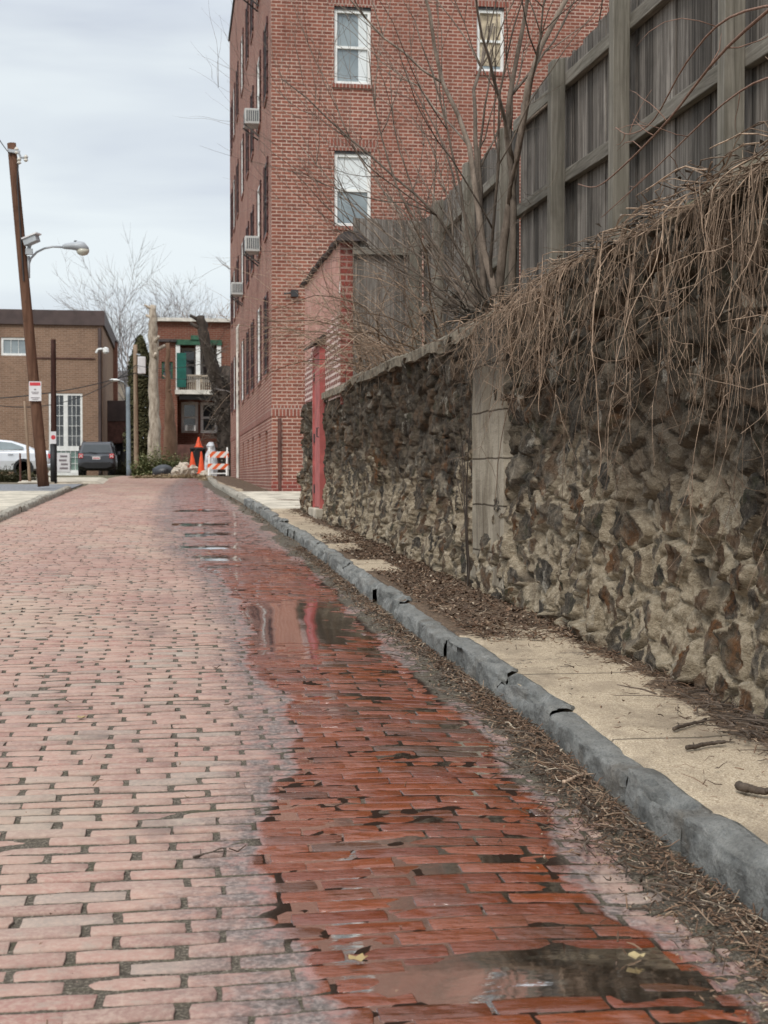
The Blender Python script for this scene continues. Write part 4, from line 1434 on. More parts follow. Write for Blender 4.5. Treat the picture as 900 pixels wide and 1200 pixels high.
# ------------------------------------------------------------------ the big red brick apartment building
BX, BY, BY2 = 2.05, 29.5, 51.0
bl = thing('apartment_building', (BX, BY, g(30)), 'four storey red brick apartment building with tall rows of windows', 'building')
Pf = lambda u, v, d: (u, BY + d, v)                       # street-facing end, seen square on
Ps = lambda u, v, d: (BX + d, u, v)                       # long side along the street
top = 16.9
FLOORS = [(3.5, 5.25), (6.55, 8.15), (9.55, 11.18), (12.6, 14.2)]
fwin = []
u0, u1 = px(391, BY) + .02, px(435, BY)
fwin += [(u0, u1, 6.52, 8.1, 'lower'), (u0, u1, 9.5, 11.12, 'upper'), (u0, u1, 12.55, 14.15, 'plain')]
s0, s1 = px(558, BY), px(590, BY)
fwin += [(s0, s1, pz(84, BY, 574), pz(8, BY, 574), 'small'), (s0 + .05, s1 + .05, 12.7, 14.1, 'plain'), (s0 + 3, s0 + 3.9, 9.5, 11.12, 'plain'), (s0 + 3, s0 + 3.9, 12.55, 14.15, 'plain')]
wf = MB()
holed(wf, Pf, BX, 13.5, .6, top, [w[:4] for w in fwin], .14)
swin = []
cols = [(31.1, .9), (33.6, 1.05), (36.5, .9), (38.8, .9), (41.6, 1.05), (44.8, .9), (47.2, .9), (49.3, .8)]
for k, (y, w) in enumerate(cols):
    for (a, c) in FLOORS:
        swin.append((y - w / 2, y + w / 2, a, c))
base_w = [(y + .2 - .35, y + .2 + .35, 1.5, 2.25) for y, w in cols[:7]]
holed(wf, Ps, BY, BY2, .6, top, swin + base_w, .16)
wf.face([(BX, BY2, .6), (13.5, BY2, .6), (13.5, BY2, top), (BX, BY2, top)])
wf.face([(13.5, BY, .6), (13.5, BY2, .6), (13.5, BY2, top), (13.5, BY, top)])
wf.build('wall', 'red_brick', bl)
m = MB(); m.box(BX + .1, 13.4, BY + .1, BY2 - .1, top - .05, top + .0)
m.build('roof', 'dark_metal', bl)
m = MB(); m.box(BX - .05, 13.55, BY - .05, BY2 + .05, top + .002, top + .14)
m.build('parapet_cap', 'slate', bl)
# soldier course above the basement, window heads and brick sills
m = MB()
m.box(BX - .012, 13.4, BY - .012, BY + .05, 2.5, 2.73)
m.box(BX - .012, BX + .05, BY + .05, BY2 - .02, 2.5, 2.73)
m.build('soldier_course', 'dark_brick', bl)
def window_trim(f, head, sill):
    if head:
        m = MB(); m.box(*head); m.build('brick_head', 'dark_brick', f)
    m = MB(); m.box(*sill); m.build('sill', 'dark_brick', f)


for i, w in enumerate(fwin):
    k = w[4]
    f = window(bl, Pf, w[0] + .004, w[1] - .004, w[2] + .003, w[3] - .052, .10, 'white', 'pane', .065, True,
               shade=.5 if k == 'lower' else .93 if k == 'small' else 0, shade_mat='curtain' if k == 'small' else 'shade')
    window_trim(f, (w[0] - .12, w[1] + .12, BY - .008, BY + .05, w[3], w[3] + .24), (w[0] - .06, w[1] + .06, BY - .04, BY + .12, w[2] - .085, w[2] - .002))
    m = MB(); m.box(w[0] + .002, w[1] - .002, BY + .02, BY + .1, w[3] - .05, w[3] - .002); m.build('lintel', 'dark_metal', f)
    if k == 'upper':
        c = MB(); pbox(c, Pf, w[1] - .26, w[1] - .08, w[2] + .08, w[3] - .12, .105, .111)
        c.build('curtain', 'shade', f)
r = random.Random(3)
for k, w in enumerate(swin):
    f = window(bl, Ps, w[0] + .004, w[1] - .004, w[2] + .003, w[3] - .004, .035, 'white' if (k // 4) in (1, 4, 6) else 'dark_metal', r.choice(('dark_pane', 'pane')), .05, True)
    window_trim(f, None, (BX - .03, BX + .1, w[0] - .05, w[1] + .05, w[2] - .085, w[2] - .002))
    # toothed brick jambs slightly proud, their reveal shade put into the dark colour
    for y0, sg_ in ((w[0] - .001, -1), (w[1] + .001, 1)):
        m = MB()
        z = w[2]
        j = 0
        while z < w[3] - .02:
            a_, b_ = sorted((y0, y0 + sg_ * (.11 if j % 2 else .2)))
            m.box(BX - .035, BX + .02, a_, b_, z, min(z + .146, w[3]))
            z += .146; j += 1
        m.build('brick_jamb', 'shaded_jamb', f)
for w in base_w:
    window(bl, Ps, w[0] + .004, w[1] - .004, w[2] + .003, w[3] - .004, .12, 'dark_metal', 'dark_pane', .04, False, name='basement_window')
m = MB()
m.tube([(BX - .05, 44.2, 1.2), (BX - .05, 44.2, 2.0), (BX - .05, 44.2, 5.9), (BX + .02, 44.2, 6.0)], .045, 8)
m.build('vent_pipe', 'old_white', bl)
m = MB(); m.tube([(BX + .16, BY - .05, .95), (BX + .16, BY - .05, 2.45)], .04, 8)
m.build('drain_pipe', 'rust', bl)
m = MB(); m.box(2.45, 2.6, BY - .12, BY - .005, 5.0, 5.14); m.tube([(2.3, BY - .08, 5.06), (2.46, BY - .08, 5.08)], .02, 6)
m.build('wall_light', 'dark_metal', bl)
m = MB(); m.box(BX - .02, BX + 4.5, BY - .06, BY - .004, .7, 1.16)
m.build('plinth', 'pier_brick', bl)

# window air conditioners, each sitting out from a side window
def aircon(y, z, lab):
    t = thing('air_conditioner', (BX - .02, y, z), lab, 'air conditioner', 'white window units along the side of the brick building', local=True)
    m = MB(); m.box(-.34, .09, -.27, .27, .0, .36)
    b = m.build('case', 'ac_metal', t, bevel=.012)
    m = MB()
    for i in range(7):
        m.box(-.344, -.339, -.23, .02, .04 + i * .04, .06 + i * .04)
    for i in range(6):
        m.box(-.30 + i * .05, -.27 + i * .05, -.275, -.269, .06, .31)
    m.box(-.344, -.339, .06, .23, .05, .31)
    m.build('grille', 'vent_dark', t)
    for y_ in (-.2, .2):
        m = MB(); m.bar((-.36, y_, -.002), (.0, y_, -.28), .03, .03)
        m.build('bracket', 'dark_metal', t)
    return t


aircon(cols[1][0], 9.56, 'white window air conditioner halfway up the side of the brick building')
aircon(cols[1][0], 6.56, 'white window air conditioner nearest the street level in the nearer column of units')
aircon(cols[4][0], 6.57, 'smaller looking white air conditioner low towards the far corner of brick building')
aircon(cols[1][0], 12.62, 'topmost white air conditioner high on the brick building side')

# ------------------------------------------------------------------ tan brick building across the end of the street, on the left
TY = 75.0
tb = thing('tan_brick_building', (px(60, TY), TY, g(75)), 'two storey tan brick building with dark roof band and big white window', 'building')
Pt = lambda u, v, d: (u, TY + d, v)
xr = px(121, TY); xl = px(-60, TY)
zt = lambda y: pz(y, TY)
w1 = (px(2, TY), px(34, TY), zt(419), zt(398))
w2 = (px(57.5, TY), px(97, TY), zt(530), zt(462))
w3 = (px(57.5, TY), px(97, TY), zt(554), zt(530))
m = MB()
holed(m, Pt, xl, xr, .9, zt(383), [w1, (w2[0], w2[1], w3[2], w2[3])], .2)
m.face([(xr, TY, .9), (xr, TY + 16, .9), (xr, TY + 16, zt(383)), (xr, TY, zt(383))])
m.face([(xl, TY, .9), (xl, TY + 16, .9), (xl, TY + 16, zt(383)), (xl, TY, zt(383))])
m.build('wall', 'tan_brick', tb)
m = MB(); m.box(xl - .1, xr + .12, TY - .15, TY + 16, zt(383) + .002, zt(366))
m.build('roof_band', 'brown_metal', tb)
window(tb, Pt, w1[0], w1[1], w1[2], w1[3], .1, 'white', 'pane', .12, False, (3, 1))
m = MB()
f = window(tb, Pt, w2[0], (w2[0] + w2[1]) / 2, w2[2] + .2, w2[3], .08, 'white', 'dark_pane', .11, False, (3, 5))
f = window(tb, Pt, (w2[0] + w2[1]) / 2 + .001, w2[1], w2[2] + .2, w2[3], .08, 'white', 'dark_pane', .11, False, (3, 5))
f = window(tb, Pt, w3[0], w3[1], w3[2], w2[2] + .199, .07, 'white', 'green_pane', .14, False, (6, 3))
m = MB(); m.box(w3[0] - .08, w3[1] + .08, TY - .08, TY - .003, w3[2] - .16, w3[2])
m.build('sill', 'white', tb)
m = MB(); m.box(px(36, TY), px(112, TY), TY - .06, TY - .004, zt(422), zt(420.6))
m.build('conduit', 'rust', tb)
m = MB(); m.tube([(xr - .15, TY - .1, 1.3), (xr - .15, TY - .1, zt(400)), (xr - .15, TY - .1, zt(386))], .09, 6)
m.build('downpipe', 'brown_metal', tb)
sg = MB(); sg.box(px(67, TY), px(82, TY), TY - .05, TY - .004, zt(553), zt(531))
s = tag(sg.build('wall_sign', 'pale_sign', org=(px(74, TY), TY, zt(553))), 'white notice board with faint grey lines low on the tan brick wall', 'sign')
m = MB()
for i, (a, c) in enumerate(((.25, .8), (.15, .75), (.3, .85), (.2, .85))):
    z = zt(535 + i * 4.6); W = px(82, TY) - px(67, TY); x = px(67, TY)
    m.box(x + W * a, x + W * c, TY - .062, TY - .051, z - .05, z + .05)
m.build('lettering', 'sign_ink', s, org=s.location)
# curved lamp on the corner
t = thing('wall_lamp', (px(118, TY), TY - .1, zt(420)), 'small white goose neck lamp on the corner of tan building', 'lamp')
m = MB(); cx, cz = px(118, TY), zt(414)
m.tube([(px(124, TY), TY - .2, zt(413)), (px(120, TY), TY - .5, zt(411)), (px(116, TY), TY - .6, zt(412)), (px(114, TY), TY - .6, zt(416))], .06, 6)
m.build('arm', 'white', t)
m = MB(); m.lathe([(.03, .2), (.15, .14), (.17, -.06), (.1, -.15)], (px(125, TY), TY - .35, zt(413)), 'z', 10)
m.build('housing', 'white', t)

# dark covered bridge beside it, and the yard gate beneath
t = thing('covered_walkway', (px(136, 80), 80, 1.3), 'dark brown boxed walkway bridging the gap beside tan building', 'walkway')
a0, a1 = px(121, 80) + .15, px(150, 80)
m = MB(); m.box(a0, a1, 80, 84, pz(519, 80), pz(494, 80)); m.build('side_panel', 'rust', t)
m = MB(); m.box(a0 - .02, a1 + .02, 79.95, 84, pz(494, 80) + .003, pz(470, 80)); m.build('upper_panel', 'brown_metal', t)
m = MB(); m.box(a1 - .3, a1, 80.1, 80.5, 1.1, pz(519, 80) - .004); m.box(a0, a0 + .3, 80.1, 80.5, 1.1, pz(519, 80) - .004); m.build('support_post', 'dark_metal', t)
t = thing('yard_gate', (px(140, 82), 82, 1.3), 'dark slatted yard gate in shade under the covered walkway', 'gate')
m = MB()
for i in range(14):
    x = a0 + .1 + i * (a1 + .6 - a0 - .2) / 14
    m.box(x, x + .16, 82, 82.05, 1.2, 3.2 + random.uniform(-.05, .05))
m.build('board_panel', 'dark_metal', t)
m = MB(); m.box(a0 + .05, a1 + .6, 82.055, 82.1, 1.7, 1.85); m.box(a0 + .05, a1 + .6, 82.055, 82.1, 2.7, 2.85); m.build('rail', 'dark_metal', t)
t = thing('brick_chimney', (px(132, 88), 88, 1.3), 'dull red brick chimney stack rising behind the covered walkway', 'chimney')
m = MB(); m.box(px(127, 88), px(138, 88), 88, 89, 1.2, pz(402, 88)); m.build('stack', 'old_brick', t)
m = MB(); m.box(px(126.4, 88), px(138.6, 88), 87.95, 89.05, pz(402, 88) + .002, pz(400, 88)); m.build('cap', 'brown_metal', t)
t = thing('beige_house', (px(140, 100), 100, 1.3), 'small beige rendered house end far behind the walkway', 'house')
m = MB(); m.box(px(118, 100), px(160, 100), 100, 108, 1.2, pz(447, 100)); m.build('wall', 'stucco', t)
m = MB(); A, B_, zr = px(117, 100), px(161, 100), pz(447, 100)
m.hexa([(A, 99.8, zr), (B_, 99.8, zr), (B_, 108.2, zr), (A, 108.2, zr), (A, 103.9, zr + 1.0), (B_, 103.9, zr + 1.0), (B_, 104.1, zr + 1.0), (A, 104.1, zr + 1.0)]); m.build('roof', 'slate', t)

# ------------------------------------------------------------------ red brick house with green porch at the far end
HY = 66.0
hz = lambda y: pz(y, HY)
hx = lambda x: px(x, HY)
hs = thing('red_brick_house', (hx(225), HY, g(66)), 'old red brick house with green trimmed two storey porch at street end', 'house')
Ph = lambda u, v, d: (u, HY + d, v)
xa, xb = hx(180), hx(300)
p0, p1 = hx(208), hx(259)
m = MB()
# solid brick to the left of the porch, band above, and to the right
holed(m, Ph, xa, p0, .9, hz(377), [(hx(190), hx(203), hz(444), hz(424))], .15)
holed(m, Ph, p0, p1, hz(398), hz(377), [], .15)
holed(m, Ph, p1, xb, .9, hz(377), [], .15)
m.face([(xa, HY, .9), (xa, HY + 12, .9), (xa, HY + 12, hz(377)), (xa, HY, hz(377))])
# recessed back wall of the porch
Pb = lambda u, v, d: (u, HY + 1.6 + d, v)
wins = [(hx(213), hx(232), hz(445), hz(404)), (hx(236), hx(256), hz(445), hz(404)), (hx(213), hx(233), hz(506), hz(469)), (hx(236), hx(256), hz(506), hz(469))]
holed(m, Pb, p0, p1, .9, hz(398), wins, .12)
m.face([(p0, HY, .9), (p0, HY + 1.6, .9), (p0, HY + 1.6, hz(398)), (p0, HY, hz(398))])
m.face([(p1, HY, .9), (p1, HY + 1.6, .9), (p1, HY + 1.6, hz(398)), (p1, HY, hz(398))])
m.build('wall', 'old_brick', hs)
m = MB(); m.box(xa - .1, xb, HY - .25, HY + 12, hz(377) + .002, hz(373)); m.build('roof', 'old_white', hs)
m = MB(); m.box(xa + .2, p0 - .03, HY - .22, HY - .003, hz(401), hz(398)); m.build('ledge', 'slate', hs)
m = MB(); m.box(p0 - .05, p1 + .05, HY - .12, HY + .12, hz(404), hz(398)); m.box(hx(224), hx(236), HY - .18, HY - .125, hz(398), hz(393)); m.build('green_fascia', 'green_paint', hs)
m = MB(); m.box(p0 - .1, p1 + .1, HY - .25, HY + 1.6, hz(462), hz(457)); m.build('balcony_floor', 'old_white', hs)
m = MB(); m.box(p0 - .1, p1 + .1, HY - .2, HY + 1.6, .9, hz(521)); m.build('porch_base', 'rust', hs)
for x in (hx(209), hx(232.5), hx(257)):
    m = MB(); m.box(x - .1, x + .1, HY - .05, HY + .15, hz(457) + .002, hz(404) - .002); m.build('porch_post', 'white', hs)
m = MB()
for i in range(20):
    x = p0 + .1 + (p1 - p0 - .2) * i / 19
    m.box(x - .02, x + .02, HY - .1, HY - .06, hz(457) + .002, hz(441))
m.box(p0, p1, HY - .12, HY - .04, hz(441) + .002, hz(439)); m.build('balcony_rail', 'stucco', hs)
m = MB(); m.box(hx(207.5), hx(218.5), HY - .24, HY - .13, hz(454), hz(414)); m.build('shutter', 'teal', hs)
for i, w in enumerate(wins):
    window(hs, Pb, w[0], w[1], w[2], w[3], .06, 'white', 'dark_pane', .13, True)
window(hs, Ph, hx(190), hx(203), hz(444), hz(424), .1, 'green_paint', 'dark_pane', .07, True)
m = MB(); m.box(p0 + .1, p1 - .1, HY - .02, HY + .1, hz(468), hz(462) - .003); m.build('porch_beam', 'dark_metal', hs)
t = thing('air_conditioner', (hx(223), HY + 1.5, hz(506)), 'white air conditioner in the ground floor window of the red house', 'air conditioner')
m = MB(); m.box(hx(217), hx(230), HY + 1.05, HY + 1.6, hz(506) + .08, hz(497)); m.build('case', 'white', t)
m = MB()
for i in range(5):
    m.box(hx(220), hx(228), HY + 1.03, HY + 1.046, hz(505) + i * .06 + .04, hz(505) + i * .06 + .07)
m.build('grille', 'dark_metal', t)
# wicker chair on the balcony
t = thing('balcony_chair', (hx(234), HY + .6, hz(457)), 'pale wicker chair standing on the balcony of the red house', 'chair')
m = MB(); m.box(hx(229), hx(239), HY + .5, HY + 1.0, hz(449), hz(447)); m.build('seat', 'stucco', t)
m = MB(); m.rings([[(hx(229), HY + 1.0, hz(447)), (hx(239), HY + 1.0, hz(447)), (hx(239), HY + 1.06, hz(447)), (hx(229), HY + 1.06, hz(447))], [(hx(230.5), HY + 1.1, hz(437)), (hx(237.5), HY + 1.1, hz(437)), (hx(237.5), HY + 1.16, hz(437)), (hx(230.5), HY + 1.16, hz(437))]]); m.build('backrest', 'stucco', t)
for x in (229.5, 238.5):
    m = MB(); m.tube([(hx(x), HY + .55, hz(457)), (hx(x), HY + .55, hz(449))], .03, 5); m.build('leg', 'stucco', t)

# ------------------------------------------------------------------ trunks and poles at the end of the street
def trunk_thing(name, pts, rad, mat, label, cat, knots=3, seed=1, sides=12):
    r = random.Random(seed)
    p0 = Vector(pts[0])
    t = thing(name, p0, label, cat)
    m = MB()
    P = [Vector(p) for p in pts]
    fine, rr_ = [], []
    for k in range(len(P) - 1):
        for q in range(5):
            f = q / 5
            fine.append(P[k].lerp(P[k + 1], f) + Vector((r.gauss(0, .02), r.gauss(0, .02), 0)))
            rr_.append((rad[k] * (1 - f) + rad[k + 1] * f) * r.uniform(.93, 1.08))
    fine.append(P[-1]); rr_.append(rad[-1])
    m.tube(fine, rr_, sides)
    m.build('trunk', mat, t, smooth=True)
    if knots:
        b = MB()
        for i in range(knots):
            k = r.randrange(3, len(fine) - 1)
            a = r.uniform(0, 6.283)
            d = Vector((math.cos(a), math.sin(a), .5))
            b.tube([fine[k], fine[k] + d * (rr_[k] + r.uniform(.1, .35))], [rr_[k] * .45, rr_[k] * .3], 8)
        b.build('cut_limb', mat, t, smooth=True)
    return t


q = 60.0
trunk_thing('dead_tree_trunk', [(px(181.5, q), q, 1.0), (px(181, q), q, pz(500, q)), (px(180.5, q), q, pz(430, q)), (px(180, q), q, pz(385, q)), (px(180.5, q), q, pz(358, q))],
            [.33, .24, .20, .19, .12], 'pale_trunk', 'tall pale bare trunk with its top cut off, left of the red house', 'tree', 5, 2)
q = 62.0
trunk_thing('brown_trunk', [(px(201, q), q, 1.0), (px(200, q), q, pz(515, q)), (px(198.5, q), q, pz(480, q)), (px(197, q), q, pz(455, q)), (px(196.5, q), q, pz(402, q))],
            [.36, .30, .21, .11, .09], 'brown_trunk', 'short reddish brown trunk with slim pale upper stem before the house', 'tree', 2, 5)
q = 57.0
lt_ = trunk_thing('leaning_dark_trunk', [(px(268, q), q, 1.0), (px(264, q), q, pz(500, q)), (px(259, q), q, pz(460, q)), (px(248, q), q, pz(425, q)), (px(240, q), q, pz(395, q)), (px(235, q), q, pz(371, q))],
                  [.36, .34, .32, .25, .22, .19], 'dark_trunk', 'thick dark leaning trunk sawn off at the top beside brick building', 'tree', 2, 9)
m = MB(.4); m.tube([(px(262, q), q, pz(470, q)), (px(265, q), q + .3, pz(448, q)), (px(265, q), q + .4, pz(428, q))], [.3, .26, .22], 10)
m.build('second_stem', 'dark_trunk', lt_, smooth=True)
r = random.Random(31)
iv = MB()
for i in range(900):
    z = r.uniform(1.1, pz(440, q))
    f = (z - 1.1) / (pz(440, q) - 1.1)
    c = Vector((px(266, q) * (1 - f) + px(257, q) * f, q, z))
    a = r.uniform(0, 6.283)
    scraps(iv, c + Vector((math.cos(a), math.sin(a), 0)) * r.uniform(.25, .62) * (1.15 - .5 * f), r.uniform(.06, .13), r)
for i in range(120):
    z = r.uniform(1.1, pz(400, q)); f = min(1, (z - 1.1) / 4)
    p = Vector((px(266, q) * (1 - f) + px(252, q) * f, q - .2, z))
    iv.tube(curve_pts(p, (r.gauss(-.3, .8), r.gauss(-.4, .4), r.gauss(.1, .5)), r.uniform(.4, 1.5), 6, .25, .02, r), [.014, .012, .01, .009, .008, .006, .004], 3)
iv.build('ivy', 'ivy', lt_)


def pole(name, p, top_, r0, r1, mat, label, cat='utility pole'):
    t = thing(name, p, label, cat)
    m = MB(.5)
    P, T = Vector(p), Vector(top_)
    n = 10
    m.tube([P.lerp(T, i / n) for i in range(n + 1)], [r0 + (r1 - r0) * i / n for i in range(n + 1)], 12)
    m.build('shaft', mat, t, smooth=True)
    return t


# big leaning pole on the left
q = 33.5
A, T = Vector((px(51, q), q, 1.0)), at(13.5, 168, q)
up = pole('utility_pole', A, T, .135, .10, 'pole_wood', 'tallest brown wooden utility pole leaning to the left, carrying a street lamp')
m = MB()
m.bar(at(13, 178, q) + Vector((-.05, -.13, 0)), at(24, 180, q) + Vector((0, -.13, 0)), .07, .07)
m.tube([at(22, 180, q) + Vector((0, -.13, 0)), at(25, 186, q) + Vector((0, -.13, 0)), at(33, 187, q) + Vector((0, -.13, 0))], .03, 5)
m.build('bracket', 'grey_metal', up)
for (x, y) in ((20, 178), (31, 187), (23, 190)):
    m = MB(); c = at(x, y, q) + Vector((0, -.13, 0)); m.lathe([(.02, -.08), (.055, -.05), (.03, -.01), (.055, .03), (.02, .08)], c, 'z', 8)
    m.build('insulator', 'old_white', up)
m = MB(); m.tube([at(22, 190, q) + Vector((.0, -.14, 0)), at(20, 215, q) + Vector((.02, -.14, 0)), at(27, 330, q) + Vector((.03, -.14, 0))], .018, 5)
m.build('riser_cable', 'dark_metal', up)
lampt = thing('street_lamp', at(34, 318, q), 'grey cobra head street lamp on a curved arm from the tall leaning pole', 'street lamp')
m = MB()
m.tube([at(33, 322, q), at(33, 312, q), at(36, 303, q), at(43, 295.5, q), at(52, 291, q), at(62, 289, q), at(74, 289.5, q)], .026, 8)
m.tube([at(33.5, 326, q), at(33.5, 300, q)], .035, 6)
m.build('arm', 'grey_metal', lampt, smooth=True)
m = MB()
rings = []
for (x, y, h, w) in ((73, 289.6, .05, .05), (76, 289.4, .085, .09), (84, 289.3, .11, .13), (92, 289.6, .15, .17), (99, 291, .14, .16), (104, 292.6, .05, .06)):
    c = at(x, y, q)
    rings.append([c + Vector((0, math.cos(k * .7854) * w, math.sin(k * .7854) * h * (1 if k < 4 else .6))) for k in range(8)])
m.rings(rings)
hd = m.build('lamp_head', 'grey_metal', lampt, smooth=True)
m = MB(); c = at(97, 293.5, q)
m.lathe([(.15, .02), (.145, -.04), (.11, -.09), (.05, -.115), (.005, -.12)], c, 'z', 12); m.build('lens', 'lens', hd, smooth=True)
m = MB(); m.lathe([(.035, 0), (.04, .04), (.03, .07)], at(88.5, 285.5, q), 'z', 8); m.build('photocell', 'black', hd)
cam_t = thing('security_camera', at(33, 292, q), 'pale box shaped camera fixed to the leaning pole above the lamp arm', 'camera')
m = MB(); a, c = at(30.5, 286, q), at(45.5, 281, q)
m.bar(a + Vector((.0, -.16, 0)), c + Vector((0, -.3, 0)), .2, .17); m.build('housing', 'grey_metal', cam_t, bevel=.015)
m = MB(); m.bar(at(29, 283.5, q) + Vector((.0, -.16, .03)), at(47, 277.8, q) + Vector((0, -.32, .03)), .25, .03); m.build('sunshield', 'pale_sign', cam_t)
m = MB(); m.bar(at(33, 296, q) + Vector((0, -.1, 0)), at(37, 285, q) + Vector((0, -.18, 0)), .06, .06); m.box(at(34, 297, q).x - .06, at(34, 297, q).x + .1, q - .22, q - .1, at(34, 297, q).z - .05, at(34, 297, q).z + .08); m.build('mount', 'grey_metal', cam_t)
# parking notice nailed to the pole
c = at(42, 459, q) + Vector((0, -.16, 0))
nt = thing('pole_notice', c, 'white parking notice with red heading nailed to the leaning pole', 'sign')
m = MB(); m.box(c.x - .14, c.x + .14, c.y - .012, c.y, c.z - .225, c.z + .225); m.build('face', 'pale_sign', nt)
m = MB(); m.box(c.x - .12, c.x + .12, c.y - .018, c.y - .013, c.z + .13, c.z + .205)
for k, (a, w) in enumerate(((.0, .03), (.0, .08), (-.01, .10), (.0, .07))):
    pass
m.build('heading', 'sign_red', nt)
m = MB(); m.box(c.x - .022, c.x + .022, c.y - .018, c.y - .013, c.z + .025, c.z + .055)
for z, w in ((-.02, .085), (-.055, .07), (-.15, .10), (-.185, .07)):
    m.box(c.x - w, c.x + w, c.y - .018, c.y - .013, c.z + z - .007, c.z + z + .007)
m.build('lettering', 'sign_ink', nt)

# shorter dark pole behind it, black at the foot
q = 40.0
dp = pole('dark_pole', (px(63, q), q, 1.0), at(62.5, 398, q), .085, .07, 'dark_pole_wood', 'shorter dark brown wooden pole with black base, behind the leaning one', 'pole')
m = MB(); m.tube([(px(63, q), q, 1.0), (px(62.9, q), q, pz(521, q))], .093, 12); m.build('base_sleeve', 'black', dp, smooth=True)
c = at(62.8, 513, q) + Vector((0, -.1, 0))
nt = thing('pole_notice', c, 'small red and white notice tied to the shorter dark pole', 'sign')
m = MB(); m.box(c.x - .08, c.x + .08, c.y - .01, c.y, c.z - .17, c.z + .17); m.build('face', 'pale_sign', nt)
m = MB(); m.lathe([(.062, 0), (.062, -.004), (.043, -.004)], (c.x, c.y - .011, c.z + .01), 'y', 14); m.box(c.x - .05, c.x + .05, c.y - .018, c.y - .011, c.z + .0, c.z + .025); m.build('symbol', 'sign_red', nt)
# grey wooden posts and the little red and white marker by the car
q = 41.0
pole('wooden_post', (px(35, q), q, 1.0), at(29, 470, q), .045, .035, 'pale_pole_wood', 'thin grey leaning wooden post in front of the silver car', 'post')
pole('marker_stake', (px(24, q), q, 1.0), at(23.5, 531, q), .03, .025, 'rust', 'short rusty stake beside the car wheel', 'stake')
# utility pole and blue pole at the end
q = 68.0
p2 = pole('utility_pole', (px(160, q), q, 1.2), at(158.5, 404, q), .12, .10, 'pale_pole_wood', 'pale wooden utility pole beside the dark conifer, with white box')
m = MB(); c = at(166, 429, q); m.box(c.x - .18, c.x + .2, q - .35, q - .13, pz(439, q), pz(419, q)); m.build('transformer_box', 'pale_sign', p2, bevel=.03)
m = MB(); m.bar((c.x - .05, q - .2, pz(417, q)), (px(159, q), q, pz(415, q)), .06, .06); m.build('bracket', 'grey_metal', p2)
p3 = pole('blue_lamp_post', (px(152.5, q), q - 2, 1.2), (px(152, q), q - 2, pz(457, q)), .11, .095, 'blue_metal', 'blue grey metal lamp post at the end of the street', 'lamp post')
m = MB(); m.tube([(px(151, q), q - 2, pz(456, q)), (px(147, q), q - 2.2, pz(452, q)), (px(141, q), q - 2.3, pz(450, q))], .03, 6); m.build('arm', 'grey_metal', p3)
m = MB(); c = Vector((px(138, q), q - 2.3, pz(450, q))); m.rings([[c + Vector((dx, math.cos(k) * w, math.sin(k) * w * .6)) for k in (0, 1.05, 2.1, 3.14, 4.2, 5.2)] for dx, w in ((.2, .04), (.05, .11), (-.15, .12), (-.25, .04))]); m.build('lamp_head', 'white', p3)


def wire(a, c, sag, label, rd=.012):
    m = MB(.3)
    a, c = Vector(a), Vector(c)
    n = 24
    m.tube([a.lerp(c, i / n) - Vector((0, 0, sag * 4 * (i / n) * (1 - i / n))) for i in range(n + 1)], rd, 5)
    tag(m.build('overhead_cable', 'black', org=a), label, 'cable')


wire(at(-30, 468, 55), at(159, 437, 67.8), .25, 'lower dark cable sagging across the tan brick wall to the pale pole', .022)
wire(at(-30, 470, 56), at(159, 428, 67.8), .9, 'upper dark cable crossing the tan brick building to the pale pole', .018)
wire(at(159, 428, 67.8), at(262, 418, 60), .3, 'upper cable from the pale pole across the red house porch', .013)
wire(at(159, 438, 67.8), at(266, 440, 58), .2, 'lower cable from the pale pole across the red house balcony', .015)
wire(at(13, 182, 33.5), at(-40, 90, 20), .1, 'thin wire running up out of view from the leaning pole top', .010)

# ------------------------------------------------------------------ vehicles
def section(s, zb, zm, zs, zt_, wb, wm, ws, wt_):
    """one hull section: sill, bulge, shoulder and roof, mirrored"""
    half = [(wb * .8, zb), (wb, zb + .06), (wm, zm), (ws, zs), (wt_, zt_ - .05), (wt_ * .82, zt_)]
    return [(s, -w, z) for w, z in half] + [(s, w, z) for w, z in reversed(half)]


def wheel(root, c, rad, w, rim='chrome'):
    m = MB(); m.lathe([(rad * .66, -w / 2), (rad * .92, -w / 2), (rad, -w * .3), (rad, w * .3), (rad * .92, w / 2), (rad * .66, w / 2)], c, 'y', 24)
    wh = m.build('wheel', 'black', root, smooth=False)
    m = MB(); m.lathe([(.02, -w * .46), (rad * .3, -w * .42), (rad * .62, -w * .44), (rad * .66, -w * .2), (rad * .66, w * .2), (rad * .62, w * .44), (rad * .3, w * .42), (.02, w * .46)], c, 'y', 20)
    m.build('rim', rim, wh)
    m = MB()
    for k in range(5):
        a = k * 1.2566
        for sgn in (-1, 1):
            m.bar((c[0] + math.cos(a) * rad * .12, c[1] + sgn * w * .47, c[2] + math.sin(a) * rad * .12), (c[0] + math.cos(a) * rad * .6, c[1] + sgn * w * .47, c[2] + math.sin(a) * rad * .6), rad * .13, .012, (0, 1, 0))
    m.build('spoke', rim, wh)
    return wh


